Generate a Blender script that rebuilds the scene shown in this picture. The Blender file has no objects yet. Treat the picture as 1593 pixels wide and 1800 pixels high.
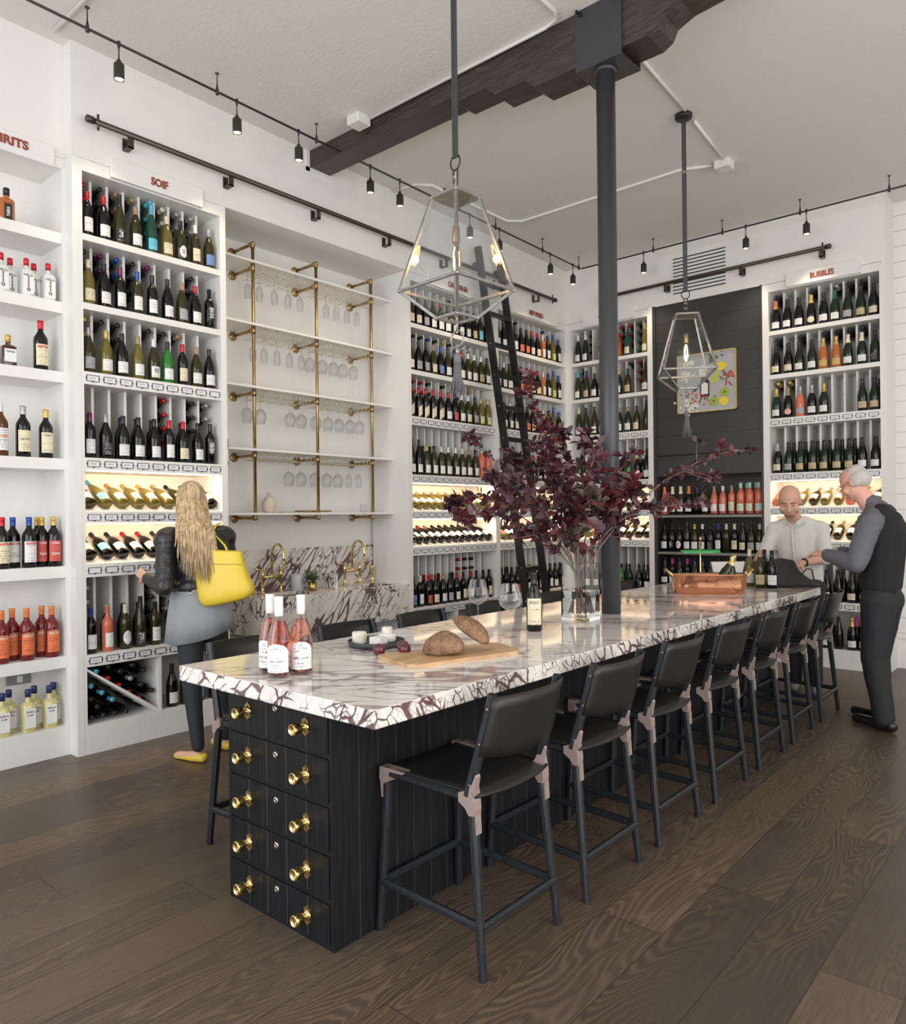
import bpy, bmesh, math, random
from mathutils import Vector, Matrix, Euler
random.seed(7)
PI = math.pi
scn = bpy.context.scene
C = scn.collection

# ---------------------------------------------------------------- camera
cam_d = bpy.data.cameras.new('camera')
cam = bpy.data.objects.new('camera', cam_d); C.objects.link(cam)
YAW, ROLL = math.radians(40.698), math.radians(-0.612)
f_ = Vector((-math.sin(YAW), math.cos(YAW), 0)); r_0 = Vector((math.cos(YAW), math.sin(YAW), 0)); u_0 = Vector((0, 0, 1))
r_ = r_0*math.cos(ROLL)+u_0*math.sin(ROLL); u_ = -r_0*math.sin(ROLL)+u_0*math.cos(ROLL)
m = Matrix((r_, u_, -f_)).transposed().to_4x4(); m.translation = Vector((0, 0, 1.51))
cam.matrix_world = m
cam_d.sensor_fit = 'HORIZONTAL'; cam_d.sensor_width = 36
cam_d.lens = 1322.1/1593*36
cam_d.shift_y = 8.9/1593
cam_d.clip_start = .02
scn.camera = cam

# ---------------------------------------------------------------- world and large lights
scn.view_settings.view_transform = 'Standard'; scn.view_settings.look = 'None'
scn.view_settings.gamma = 1; scn.view_settings.use_curve_mapping = False
scn.view_settings.exposure = -0.1
w = bpy.data.worlds.new('world'); scn.world = w; w.use_nodes = True
w.node_tree.nodes['Background'].inputs[0].default_value = (.86, .92, 1, 1)
w.node_tree.nodes['Background'].inputs[1].default_value = .8

def area(name, loc, target, sx, sy, power, col):
    d = bpy.data.lights.new(name, 'AREA'); d.shape = 'RECTANGLE'; d.size = sx; d.size_y = sy; d.energy = power; d.color = col
    o = bpy.data.objects.new(name, d); C.objects.link(o); o.location = loc
    o.rotation_euler = (Vector(target)-Vector(loc)).to_track_quat('-Z', 'Y').to_euler()
    return o
# daylight through the shop front behind the camera and the windows along the right side
area('shopfront_daylight', (-1.6, -2.6, 2.3), (-1.6, 3, 1.6), 6.0, 3.6, 250, (.95, .97, 1))
area('side_window_daylight', (3.3, 3.0, 2.4), (-2, 3.6, 1.5), 6.0, 3.4, 170, (1, .95, .88))
area('ceiling_bounce_fill', (0.9, 1.5, .9), (-2.6, 4.2, 4.6), 3.0, 3.0, 75, (1, .95, .9))  # added fill lamp, not a window: aimed upward to brighten the ceiling

# ---------------------------------------------------------------- helpers
def V(*a): return Vector(a)
class MB:
    """collects faces with material slots, builds one mesh object"""
    def __init__(s): s.v = []; s.f = []; s.m = []; s.sm = []
    def add(s, vs, fs, mi=0, smooth=False):
        b = len(s.v); s.v += [tuple(v) for v in vs]
        for f in fs: s.f.append([i+b for i in f]); s.m.append(mi); s.sm.append(smooth)
        return s
    def box(s, a, b, mi=0, bev=0):
        x0, y0, z0 = [min(a[i], b[i]) for i in range(3)]; x1, y1, z1 = [max(a[i], b[i]) for i in range(3)]
        if bev:
            bm = bmesh.new(); bmesh.ops.create_cube(bm, size=1)
            for v in bm.verts: v.co = Vector(((x0+x1)/2+v.co.x*(x1-x0), (y0+y1)/2+v.co.y*(y1-y0), (z0+z1)/2+v.co.z*(z1-z0)))
            bmesh.ops.bevel(bm, geom=bm.edges[:], offset=bev, segments=2, profile=.5, affect='EDGES')
            return s.bm(bm, mi)
        vs = [(x0, y0, z0), (x1, y0, z0), (x1, y1, z0), (x0, y1, z0), (x0, y0, z1), (x1, y0, z1), (x1, y1, z1), (x0, y1, z1)]
        return s.add(vs, [(3, 2, 1, 0), (4, 5, 6, 7), (0, 1, 5, 4), (1, 2, 6, 5), (2, 3, 7, 6), (3, 0, 4, 7)], mi)
    def bm(s, bm, mi=0, smooth=False, M=None):
        bm.verts.index_update()
        s.add([(M @ v.co) if M else v.co.copy() for v in bm.verts], [[v.index for v in f.verts] for f in bm.faces], mi, smooth); bm.free(); return s
    def mesh(s, me, M=None, mi=0, smooth=False):
        return s.add([(M @ v.co) if M else v.co.copy() for v in me.vertices], [list(p.vertices) for p in me.polygons], mi, smooth)
    def lathe(s, prof, n=20, mi=0, M=None, cap=True, smooth=True):
        vs = []; fs = []
        for r, z in prof:
            for k in range(n):
                a = 2*PI*k/n; vs.append(Vector((r*math.cos(a), r*math.sin(a), z)))
        for i in range(len(prof)-1):
            for k in range(n):
                a = i*n+k; b = i*n+(k+1) % n; fs.append((a, b, b+n, a+n))
        if cap:
            if prof[0][0] > 1e-5: fs.append(tuple(range(n-1, -1, -1)))
            if prof[-1][0] > 1e-5: fs.append(tuple(range((len(prof)-1)*n, len(prof)*n)))
        if M: vs = [M @ v for v in vs]
        return s.add(vs, fs, mi, smooth)
    def tube(s, pts, r, n=10, mi=0, cap=True, closed=False, smooth=True, flat=1.0, up=None):
        pts = [Vector(p) for p in pts]; N = len(pts); rs = r if isinstance(r, (list, tuple)) else [r]*N
        t0 = (pts[1]-pts[0]).normalized(); ref = Vector(up) if up else (Vector((0, 0, 1)) if abs(t0.z) < .9 else Vector((1, 0, 0)))
        nx = ref.cross(t0).normalized(); vs = []
        for i in range(N):
            if closed: t = (pts[(i+1) % N]-pts[i-1]).normalized()
            else: t = (pts[min(i+1, N-1)]-pts[max(i-1, 0)]).normalized()
            nx = (nx-t*nx.dot(t)).normalized(); ny = t.cross(nx)
            for k in range(n):
                a = 2*PI*(k+.5)/n; vs.append(pts[i]+nx*math.cos(a)*rs[i]+ny*math.sin(a)*rs[i]*flat)
        fs = []
        for i in range(N if closed else N-1):
            j = (i+1) % N
            for k in range(n): fs.append((i*n+k, i*n+(k+1) % n, j*n+(k+1) % n, j*n+k))
        if cap and not closed: fs.append(tuple(range(n-1, -1, -1))); fs.append(tuple(range((N-1)*n, N*n)))
        return s.add(vs, fs, mi, smooth)
    def prism(s, poly, a, b, axis=2, mi=0):
        """poly: 2D list extruded between a and b along axis (the other two in order)"""
        def mk(p, t):
            q = [p[0], p[1]]; q.insert(axis, t); return tuple(q)
        n = len(poly); vs = [mk(p, a) for p in poly]+[mk(p, b) for p in poly]
        fs = [tuple(range(n-1, -1, -1)), tuple(range(n, 2*n))]+[(i, (i+1) % n, n+(i+1) % n, n+i) for i in range(n)]
        return s.add(vs, fs, mi)
    def cap(s, p0, r0, p1, r1, n=12, mi=0):
        """tapered capsule"""
        p0 = Vector(p0); p1 = Vector(p1); d = p1-p0; L = d.length
        q = d.to_track_quat('Z', 'Y').to_matrix().to_4x4(); q.translation = p0
        pr = [(r0*math.cos(a), r0*math.sin(a)) for a in (-PI/2+.001, -PI/3, -PI/6, 0)]+[(r1*math.cos(a), L+r1*math.sin(a)) for a in (0, PI/6, PI/3, PI/2-.001)]
        return s.lathe(pr, n, mi, q)
    def ell(s, c, r, rot=(0, 0, 0), mi=0, n=16):
        M = Matrix.Translation(Vector(c)) @ Euler(rot).to_matrix().to_4x4() @ Matrix.Diagonal((r[0], r[1], r[2], 1))
        pr = [(math.cos(a), math.sin(a)) for a in [(-PI/2+.001)+(PI-.002)*i/10 for i in range(11)]]
        return s.lathe(pr, n, mi, M)
    def data(s, name, mats):
        me = bpy.data.meshes.new(name); me.from_pydata(s.v, [], s.f)
        for mt in (mats if isinstance(mats, (list, tuple)) else [mats]): me.materials.append(mt)
        me.polygons.foreach_set('material_index', s.m); me.polygons.foreach_set('use_smooth', s.sm); me.update()
        return me
    def obj(s, name, mats, parent=None, loc=None, recalc=True):
        me = s.data(name, mats)
        if recalc:
            bm = bmesh.new(); bm.from_mesh(me); bmesh.ops.recalc_face_normals(bm, faces=bm.faces[:]); bm.to_mesh(me); bm.free()
        return link(name, me, parent, loc)
def link(name, me, parent=None, loc=None):
    o = bpy.data.objects.new(name, me); C.objects.link(o)
    if parent: o.parent = parent
    if loc is not None: o.location = loc
    return o
def tag(o, label, cat, group=None, kind=None):
    if label: o['label'] = label
    if cat: o['category'] = cat
    if group: o['group'] = group
    if kind: o['kind'] = kind
    return o
def thing(name, label, cat, loc=(0, 0, 0), rz=0, group=None, rot=None):
    o = bpy.data.objects.new(name, None); C.objects.link(o); o.location = loc; o.rotation_euler = rot or (0, 0, rz)
    o.empty_display_size = .05
    return tag(o, label, cat, group)
def struct(name, mb, mat):
    o = mb.obj(name, mat); o['kind'] = 'structure'; return o
def kids(o): return [c for c in C.objects if c.parent == o]
def dup(o, parent=None, tree=None):
    c = o.copy(); C.objects.link(c)
    if parent: c.parent = parent
    for k in (tree[o.name] if tree is not None else list(o.children)): dup(k, c)
    return c
def smoothmod(o, lv=1, simple=False):
    m_ = o.modifiers.new('Subdivision', 'SUBSURF'); m_.levels = lv; m_.render_levels = lv; return o
def clean(o):
    return o

# ---------------------------------------------------------------- materials
_mc = {}
def base(name, col, rough=.5, metal=0, **k):
    if name in _mc: return _mc[name]
    mt = bpy.data.materials.new(name); mt.use_nodes = True; _mc[name] = mt
    b = mt.node_tree.nodes['Principled BSDF']; b.inputs['Base Color'].default_value = (*col, 1); b.inputs['Roughness'].default_value = rough; b.inputs['Metallic'].default_value = metal
    for kk, vv in k.items():
        nm = {'ior': 'IOR', 'trans': 'Transmission Weight', 'coat': 'Coat Weight', 'emis': 'Emission Strength', 'emcol': 'Emission Color', 'sss': 'Subsurface Weight', 'alpha': 'Alpha', 'sheen': 'Sheen Weight', 'spec': 'Specular IOR Level'}[kk]
        b.inputs[nm].default_value = (*vv, 1) if kk == 'emcol' else vv
    return mt
class N:
    def __init__(s, mt): s.nt = mt.node_tree; s.b = s.nt.nodes['Principled BSDF']
    def n(s, t, **k):
        x = s.nt.nodes.new(t)
        for a, v in k.items():
            if a.startswith('i_'):
                key = a[2:]; key = int(key) if key.isdigit() else key.replace('_', ' ')
                if hasattr(v, 'is_output') or isinstance(v, bpy.types.NodeSocket): s.nt.links.new(v, x.inputs[key])
                else: x.inputs[key].default_value = v
            else: setattr(x, a, v)
        return x
    def l(s, a, b): s.nt.links.new(a, b)
    def math(s, op, a, b=None, c=None):
        x = s.nt.nodes.new('ShaderNodeMath'); x.operation = op
        for i, v in enumerate((a, b, c)):
            if v is None: continue
            if isinstance(v, bpy.types.NodeSocket): s.l(v, x.inputs[i])
            else: x.inputs[i].default_value = v
        return x.outputs[0]
    def coord(s, kind='Object'): return s.n('ShaderNodeTexCoord').outputs[kind]
    def vscale(s, v, sc, off=(0, 0, 0), rot=(0, 0, 0)):
        x = s.n('ShaderNodeMapping'); s.l(v, x.inputs[0]); x.inputs['Scale'].default_value = sc; x.inputs['Location'].default_value = off; x.inputs['Rotation'].default_value = rot
        return x.outputs[0]
    def noise(s, v, scale, detail=3, rough=.5, dist=0):
        x = s.n('ShaderNodeTexNoise'); s.l(v, x.inputs['Vector']); x.inputs['Scale'].default_value = scale; x.inputs['Detail'].default_value = detail; x.inputs['Roughness'].default_value = rough; x.inputs['Distortion'].default_value = dist
        return x
    def ramp(s, fac, stops, interp='LINEAR'):
        x = s.n('ShaderNodeValToRGB'); s.l(fac, x.inputs[0]); e = x.color_ramp.elements; x.color_ramp.interpolation = interp
        while len(e) < len(stops): e.new(.5)
        for i, (p, c) in enumerate(stops): e[i].position = p; e[i].color = (*c, 1) if len(c) == 3 else c
        return x.outputs[0]
    def mix(s, fac, a, b, mode='MIX'):
        x = s.n('ShaderNodeMix', data_type='RGBA', blend_type=mode)
        for k, v in ((0, fac), (6, a), (7, b)):
            if isinstance(v, bpy.types.NodeSocket): s.l(v, x.inputs[k])
            else: x.inputs[k].default_value = v if k == 0 else (*v, 1)
        return x.outputs[2]
    def bump(s, h, strength=.3, dist=.01):
        x = s.n('ShaderNodeBump'); s.l(h, x.inputs['Height']); x.inputs['Strength'].default_value = strength; x.inputs['Distance'].default_value = dist
        s.l(x.outputs[0], s.b.inputs['Normal']); return x
WHITE = base('white_paint', (.80, .785, .755), .42)
n = N(WHITE); n.bump(n.noise(n.coord(), 60, 2).outputs[0], .03, .002)
WALLP = base('wall_paint', (.80, .78, .745), .6)
n = N(WALLP); n.bump(n.noise(n.coord(), 25, 3).outputs[0], .08, .004)
CEIL = base('ceiling_plaster', (.74, .71, .68), .75)
n = N(CEIL); co = n.coord()
h = n.math('ADD', n.noise(n.vscale(co, (3, 9, 3)), 5, 6, .6, .6).outputs[0], n.math('MULTIPLY', n.noise(co, 120, 2).outputs[0], .25))
n.bump(h, .22, .012)
n.l(n.mix(n.math('MULTIPLY', n.noise(co, .8, 4).outputs[0], .35), (.75, .72, .69), (.68, .65, .615)), n.b.inputs['Base Color'])

# floor: wide smoked-oak boards running along y
FLOOR = base('smoked_oak_floor', (.1, .07, .05), .38)
n = N(FLOOR); co = n.coord(); sp = n.n('ShaderNodeSeparateXYZ', i_0=co)
xw = n.math('DIVIDE', n.math('ADD', sp.outputs[0], 20.07), .245); xi = n.math('FLOOR', xw); xf = n.math('SUBTRACT', xw, xi)
wn = n.n('ShaderNodeTexWhiteNoise', noise_dimensions='1D', i_W=xi)
yw = n.math('DIVIDE', n.math('ADD', n.math('ADD', sp.outputs[1], 20), n.math('MULTIPLY', wn.outputs[0], 5.3)), 2.35); yi = n.math('FLOOR', yw); yf = n.math('SUBTRACT', yw, yi)
wid = n.n('ShaderNodeTexWhiteNoise', noise_dimensions='2D', i_Vector=n.n('ShaderNodeCombineXYZ', i_0=xi, i_1=yi).outputs[0])
off = n.math('MULTIPLY', wid.outputs[0], 37.0)
gv = n.n('ShaderNodeCombineXYZ', i_0=n.math('ADD', sp.outputs[0], off), i_1=n.math('MULTIPLY', sp.outputs[1], .16), i_2=off).outputs[0]
big = n.noise(gv, 3.2, 2.5, .5, .35).outputs[0]
rings = n.math('ABSOLUTE', n.math('SINE', n.math('MULTIPLY', big, 150)))
fine = n.noise(n.n('ShaderNodeCombineXYZ', i_0=n.math('ADD', n.math('MULTIPLY', sp.outputs[0], 26), off), i_1=n.math('MULTIPLY', sp.outputs[1], .9), i_2=off).outputs[0], 6, 4, .65).outputs[0]
amp = n.ramp(n.noise(gv, 2.0, 2).outputs[0], [(.36, (0, 0, 0)), (.58, (1, 1, 1))])
light = n.math('MULTIPLY', n.math('POWER', rings, 4), amp)
basec = n.ramp(wid.outputs[0], [(0, (.060, .043, .031)), (.35, (.105, .075, .052)), (.7, (.080, .060, .045)), (1, (.125, .088, .058))])
c1 = n.mix(n.ramp(fine, [(.3, (0, 0, 0)), (.72, (1, 1, 1))]), n.mix(.45, basec, (.02, .015, .012)), basec)
c2 = n.mix(n.math('MULTIPLY', light, .36), c1, (.27, .185, .11))
blot = n.noise(co, 1.1, 3).outputs[0]
c2 = n.mix(n.math('MULTIPLY', n.ramp(blot, [(.45, (0, 0, 0)), (.7, (1, 1, 1))]), .25), c2, (.13, .10, .075))
gap = n.math('MAXIMUM', n.math('GREATER_THAN', n.math('ABSOLUTE', n.math('SUBTRACT', xf, .5)), .492), n.math('GREATER_THAN', n.math('ABSOLUTE', n.math('SUBTRACT', yf, .5)), .4991))
n.l(n.mix(n.math('MULTIPLY', gap, .7), c2, (.02, .015, .01)), n.b.inputs['Base Color'])
n.l(n.math('MULTIPLY_ADD', fine, .22, .27), n.b.inputs['Roughness'])
n.bump(n.math('SUBTRACT', n.math('ADD', n.math('MULTIPLY', light, .4), n.math('MULTIPLY', fine, .5)), n.math('MULTIPLY', gap, 2)), .25, .002)

def marble(name, e1, e2, d, seed=0.0, stretch=.3, dark=.5, rough=.09, dens=1.0, vc=(.10, .045, .055), sc_=1.0):
    mt = base(name, (.8, .77, .72), rough, ior=1.5); n = N(mt); co = n.coord()
    def dot(v): return n.n('ShaderNodeVectorMath', operation='DOT_PRODUCT', i_0=co, i_1=v).outputs['Value']
    u = n.math('ADD', dot(e1), seed); v = dot(e2); ww = n.math('MULTIPLY', dot(d), stretch)
    p = n.n('ShaderNodeCombineXYZ', i_0=u, i_1=v, i_2=ww).outputs[0]
    ns = n.n('ShaderNodeTexNoise', i_Vector=p); ns.inputs['Scale'].default_value = 5; ns.inputs['Detail'].default_value = 4
    dv = n.n('ShaderNodeVectorMath', operation='MULTIPLY_ADD', i_0=ns.outputs['Color'], i_1=(.12, .12, .12*stretch*2.2), i_2=p).outputs[0]
    def vein(sc, lo, hi, off):
        vo = n.n('ShaderNodeTexVoronoi', feature='DISTANCE_TO_EDGE'); n.l(n.vscale(dv, (1, 1, 1), off), vo.inputs['Vector']); vo.inputs['Scale'].default_value = sc
        th = n.ramp(n.noise(n.vscale(p, (1, 1, 1), off), 2.0*min(sc, 26)/9, 4, .65).outputs[0], [(.45, (0, 0, 0)), (.62, (1, 1, 1))])
        wd = n.math('MULTIPLY_ADD', th, hi, lo*.04)
        return n.math('SUBTRACT', 1, n.math('MINIMUM', n.math('DIVIDE', vo.outputs[0], wd), 1))
    v1 = vein(11*sc_, .004, .17*dens/sc_, (0, 0, 0)); v2 = vein(25*sc_, .006, .15*dens/sc_, (3.1, 1.7, 0))
    v1 = n.ramp(v1, [(.1, (0, 0, 0)), (.5, (1, 1, 1))]); v2 = n.ramp(v2, [(.15, (0, 0, 0)), (.6, (1, 1, 1))])
    msk = n.ramp(n.noise(p, 3.1, 3, .6).outputs[0], [(.36, (0, 0, 0)), (.52, (1, 1, 1))])
    v2m = n.math('MULTIPLY', v2, msk)
    bg = n.mix(n.noise(p, 4, 5, .6).outputs[0], (.86, .82, .76), (.70, .655, .60))
    bg = n.mix(n.math('MULTIPLY', n.ramp(n.noise(p, 7, 4, .7).outputs[0], [(.5, (0, 0, 0)), (.75, (1, 1, 1))]), .5), bg, (.50, .46, .45))
    c = n.mix(n.math('MULTIPLY', v2m, .85), bg, (.13, .075, .085)); c = n.mix(n.math('MULTIPLY', v1, dark), c, vc)
    n.l(c, n.b.inputs['Base Color']); return mt
MARBLE = marble('violet_veined_marble', (-.64, .76, .1), (.1, .1, .99), (.76, .64, .08), 0, .17, .66, .06, .85, (.15, .085, .085))
MARBLEE = marble('violet_veined_marble_edge', (.6, .8, 0), (.5, -.35, -.78), (.32, .42, .85), 2.3, .22, .92, .1, 1.5, sc_=1.6)
MARBLE2 = marble('violet_veined_sink_marble', (1, 0, 0), (0, .80, -.6), (0, .6, .8), 4.4, .22, .92, .12, 1.6, sc_=1.5)

BLACKWOOD = base('black_stained_oak', (.018, .019, .022), .45, spec=.28)
n = N(BLACKWOOD); co = n.coord(); g = n.noise(n.vscale(co, (60, 60, 1.3)), 3, 4, .7).outputs[0]
n.l(n.ramp(g, [(.35, (.003, .003, .004)), (.75, (.017, .018, .021))]), n.b.inputs['Base Color']); n.bump(g, .35, .002)
STOOLWOOD = base('charcoal_stool_wood', (.03, .033, .038), .38, spec=.4)
n = N(STOOLWOOD); co = n.coord(); g = n.noise(n.vscale(co, (50, 50, 6)), 3, 3, .6).outputs[0]
n.l(n.ramp(g, [(.3, (.008, .009, .011)), (.8, (.026, .029, .034))]), n.b.inputs['Base Color']); n.bump(g, .15, .001)
LEATHER = base('black_saddle_leather', (.022, .022, .023), .36, spec=.4)
n = N(LEATHER); g = n.noise(n.coord(), 180, 2).outputs[0]; n.bump(g, .12, .001)
n.l(n.mix(n.noise(n.coord(), 4, 3).outputs[0], (.009, .009, .010), (.019, .018, .017)), n.b.inputs['Base Color'])
BRONZE = base('rose_bronze', (.40, .31, .28), .38, .45)
GROOVE = base('groove_grey', (.10, .10, .11), .6)
BRASS = base('polished_brass', (.86, .66, .28), .14, 1)
ABRASS = base('aged_brass', (.42, .30, .13), .36, 1)
n = N(ABRASS); n.l(n.mix(n.noise(n.coord(), 20, 4).outputs[0], (.30, .20, .08), (.58, .43, .20)), n.b.inputs['Base Color'])
LBRASS = base('light_gold_wire', (.80, .72, .50), .3, .9)
COPPER = base('hammered_copper', (.74, .36, .22), .07, 1)
n = N(COPPER); n.bump(n.noise(n.coord(), 12, 1).outputs[0], .3, .006)
STEEL = base('lantern_zinc', (.30, .28, .26), .38, .85)
n = N(STEEL); n.l(n.mix(n.noise(n.coord(), 30, 4).outputs[0], (.16, .15, .14), (.50, .48, .45)), n.b.inputs['Base Color'])
DARKM = base('dark_bronze_metal', (.045, .038, .032), .4, .6)
DARKMX = base('rail_bronze', (.085, .070, .055), .35, .7)
COLM = base('column_grey_paint', (.050, .051, .056), .36, .2)
BLACKM = base('black_lacquer', (.012, .012, .013), .3)
BEAMW = base('dark_beam_wood', (.05, .037, .03), .35)
n = N(BEAMW); co = n.coord(); g = n.noise(n.vscale(co, (2.2, 14, 14)), 2.2, 6, .65, .5).outputs[0]
n.l(n.ramp(g, [(.3, (.022, .015, .011)), (.6, (.055, .04, .031)), (.8, (.12, .09, .07))]), n.b.inputs['Base Color']); n.bump(g, .8, .02)
CLEAR = base('clear_glass', (1, 1, 1), 0, ior=1.45, trans=1)
def thin_glass(name, tint=(1, 1, 1), edge=1.0):
    mt = bpy.data.materials.new(name); mt.use_nodes = True; nt = mt.node_tree; nt.nodes.clear()
    out = nt.nodes.new('ShaderNodeOutputMaterial'); mx = nt.nodes.new('ShaderNodeMixShader'); tr = nt.nodes.new('ShaderNodeBsdfTransparent'); gl = nt.nodes.new('ShaderNodeBsdfGlossy'); fr = nt.nodes.new('ShaderNodeLayerWeight')
    tr.inputs[0].default_value = (*tint, 1); gl.inputs['Roughness'].default_value = .02; fr.inputs['Blend'].default_value = .22
    mu = nt.nodes.new('ShaderNodeMath'); mu.operation = 'MULTIPLY'; mu.inputs[1].default_value = edge
    nt.links.new(fr.outputs[1], mu.inputs[0]); nt.links.new(mu.outputs[0], mx.inputs[0]); nt.links.new(tr.outputs[0], mx.inputs[1]); nt.links.new(gl.outputs[0], mx.inputs[2]); nt.links.new(mx.outputs[0], out.inputs[0])
    return mt
PANE = thin_glass('lantern_pane', (.95, .97, .97), .5)
STEMB = thin_glass('large_stemware_glass', (.95, .96, .965), 1.7)
STEM = thin_glass('stemware_glass', (.90, .91, .92), 1.5)
THIN = thin_glass('vase_glass', (.92, .95, .96), 1.6)
SIGNRED = base('sign_red_brown', (.30, .055, .035), .5)
TAGFR = base('tag_frame_black', (.02, .02, .02), .5)
CARD = base('price_card', (.80, .80, .80), .6)
INK = base('card_ink', (.16, .15, .24), .7)
WT = base('white_lettering', (.82, .82, .80), .6)
SKIN = base('skin', (.66, .38, .27), .5, sss=.05)
BLACK = base('matte_black', (.015, .015, .016), .6)
# ---------------------------------------------------------------- lettering
_tx = {}
def textgeo(s, bold=.0, ls=1.0):
    k = (s, bold, ls)
    if k not in _tx:
        cu = bpy.data.curves.new('t', 'FONT'); cu.body = s; cu.size = 1; cu.offset = bold; cu.align_x = 'CENTER'; cu.align_y = 'CENTER'; cu.space_character = ls; cu.resolution_u = 3
        o = bpy.data.objects.new('t', cu); C.objects.link(o); dg = bpy.context.evaluated_depsgraph_get(); dg.update()
        me = bpy.data.meshes.new_from_object(o.evaluated_get(dg)); vs = [v.co.copy() for v in me.vertices]; fs = [list(p.vertices) for p in me.polygons]
        bpy.data.objects.remove(o); bpy.data.curves.remove(cu); bpy.data.meshes.remove(me)
        if vs:
            cx = (min(v.x for v in vs)+max(v.x for v in vs))/2; cy = (min(v.y for v in vs)+max(v.y for v in vs))/2
            h = max(v.y for v in vs)-min(v.y for v in vs); wd = max(v.x for v in vs)-min(v.x for v in vs)
            vs = [((v.x-cx)/wd, (v.y-cy)/h) for v in vs]
        _tx[k] = (vs, fs)
    return _tx[k]
def flat_text(mb, s, o, ux, uy, wd, h, mi=0, bold=.02, depth=0):
    """lettering of width wd, height h centred at o along ux,uy"""
    vs, fs = textgeo(s, bold); o = Vector(o); ux = Vector(ux); uy = Vector(uy); nz = ux.cross(uy).normalized()
    P3 = [o+ux*x*wd+uy*y*h for x, y in vs]
    if depth:
        mb.add([p+nz*depth for p in P3], fs, mi)
        ed = {}
        for f in fs:
            for i in range(len(f)):
                a, b = f[i], f[(i+1) % len(f)]; ed[(min(a, b), max(a, b))] = ed.get((min(a, b), max(a, b)), 0)+1
        for (a, b), c in ed.items():
            if c == 1: mb.add([P3[a], P3[b], P3[b]+nz*depth, P3[a]+nz*depth], [(0, 1, 2, 3)], mi)
    else: mb.add(P3, fs, mi)
# ---------------------------------------------------------------- room shell
LX, BY = -4.965, 7.955          # faces of the left and the far cabinetry
def cz(y): return 4.615-.012*y
mb = MB(); mb.box((-5.7, -3.2, -.06), (4.2, 9.2, 0)); struct('floor', mb, FLOOR)
mb = MB(); y0, y1 = -3.2, 9.2
mb.add([(-5.7, y0, cz(y0)), (4.2, y0, cz(y0)), (4.2, y1, cz(y1)), (-5.7, y1, cz(y1)), (-5.7, y0, 4.9), (4.2, y0, 4.9), (4.2, y1, 4.9), (-5.7, y1, 4.9)],
       [(3, 2, 1, 0), (4, 5, 6, 7), (0, 1, 5, 4), (1, 2, 6, 5), (2, 3, 7, 6), (3, 0, 4, 7)]); struct('ceiling', mb, CEIL)
mb = MB()
mb.box((-5.5, 2.07, 3.858), (LX, BY, 4.62))                     # wall above the cabinets
mb.box((-5.5, -3.2, 3.858), (-5.07, 2.07, 4.66)); mb.box((-5.62, -3.2, 0), (-5.5, 8.4, 4.66))
mb.box((-5.5, 3.14, 0), (-4.966, 3.182, 3.857)); mb.box((-5.5, 5.165, 0), (-4.966, 5.183, 3.857))   # alcove cheeks
struct('wall_left', mb, WALLP)
mb = MB(); mb.box((-5.6, BY, 3.86), (-1.50, 8.4, 4.6)); mb.box((-1.52, 8.38, 0), (4.2, 8.5, 4.6)); mb.box((-5.6, 8.42, 0), (-1.5, 8.5, 4.6)); mb.box((-1.5255, BY, 0), (-1.5, 8.38, 3.86))
for k in range(29): mb.box((-1.5, 8.366, .19+k*.15), (4.2, 8.381, .19+k*.15+.144))
struct('wall_back', mb, WALLP)
mb = MB(); mb.box((-1.5, 8.35, 0), (4.2, 8.38, .19)); mb.box((-1.5, 8.358, .19), (4.2, 8.38, .215)); mb.box((-1.5, 8.35, .29), (4.2, 8.38, .31)); struct('baseboard_back', mb, WHITE)

# beam and column
mb = MB(); zt = 4.62
def bm_at(x): return 0
low = [(-5.46, 4.44), (-3.32, 4.44), (-3.28, 4.40), (-3.10, 4.40), (-3.05, 4.34), (-2.74, 4.34), (-2.70, 4.28), (-2.36, 4.28), (-2.36, 4.26), (-2.16, 4.26)]
low = [(-5.46, 4.43), (-3.42, 4.43), (-3.36, 4.385), (-3.10, 4.385), (-3.02, 4.31), (-2.78, 4.31), (-2.70, 4.24), (-1.93, 4.24), (-1.87, 4.27), (-1.84, 4.33), (-1.74, 4.37), (-1.45, 4.39), (-1.32, 4.44), (-1.26, 4.50), (4.1, 4.50)]
mb.prism([(-5.46, zt)]+low+[(4.1, zt)], 3.985, 4.20, axis=1)
o = mb.obj('ceiling_beam', BEAMW); tag(o, 'dark rough-hewn timber ceiling beam with stepped corbels over the grey column', 'beam')
mb = MB(); mb.box((-4.972, 3.95, 4.40), (-4.955, 3.985, 4.59)); mb.box((-4.972, 3.95, 4.40), (-4.955, 4.235, 4.43)); struct('trim_1', mb, WHITE)
t = thing('support_column', 'grey round steel column rising through the marble island to the dark beam', 'column', (-2.24, 4.06, 0))
mb = MB(); mb.lathe([(.057, 0), (.057, 4.2)], 28); mb.lathe([(.062, 4.175), (.068, 4.19), (.062, 4.2)], 24); mb.obj('column_shaft', COLM, t)
mb = MB(); mb.box((-.155, -.088, .0), (.155, -.080, .40)); mb.box((-.155, .145, .0), (.155, .152, .40)); mb.box((-.155, -.088, -.006), (.155, .152, .0))
o = mb.obj('saddle_plate', COLM, t, (0, 0, 4.205))
for i, (bx, bz) in enumerate(((-.12, 4.54), (.11, 4.54))):
    b = MB(); q = Matrix.Translation((bx, -.086, bz)) @ Matrix.Rotation(PI/2, 4, 'X'); b.lathe([(.016, 0), (.016, .014), (.009, .016), (.009, .045)], 8, 0, q, smooth=False); b.obj('bolt', BLACKM, t)

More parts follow.
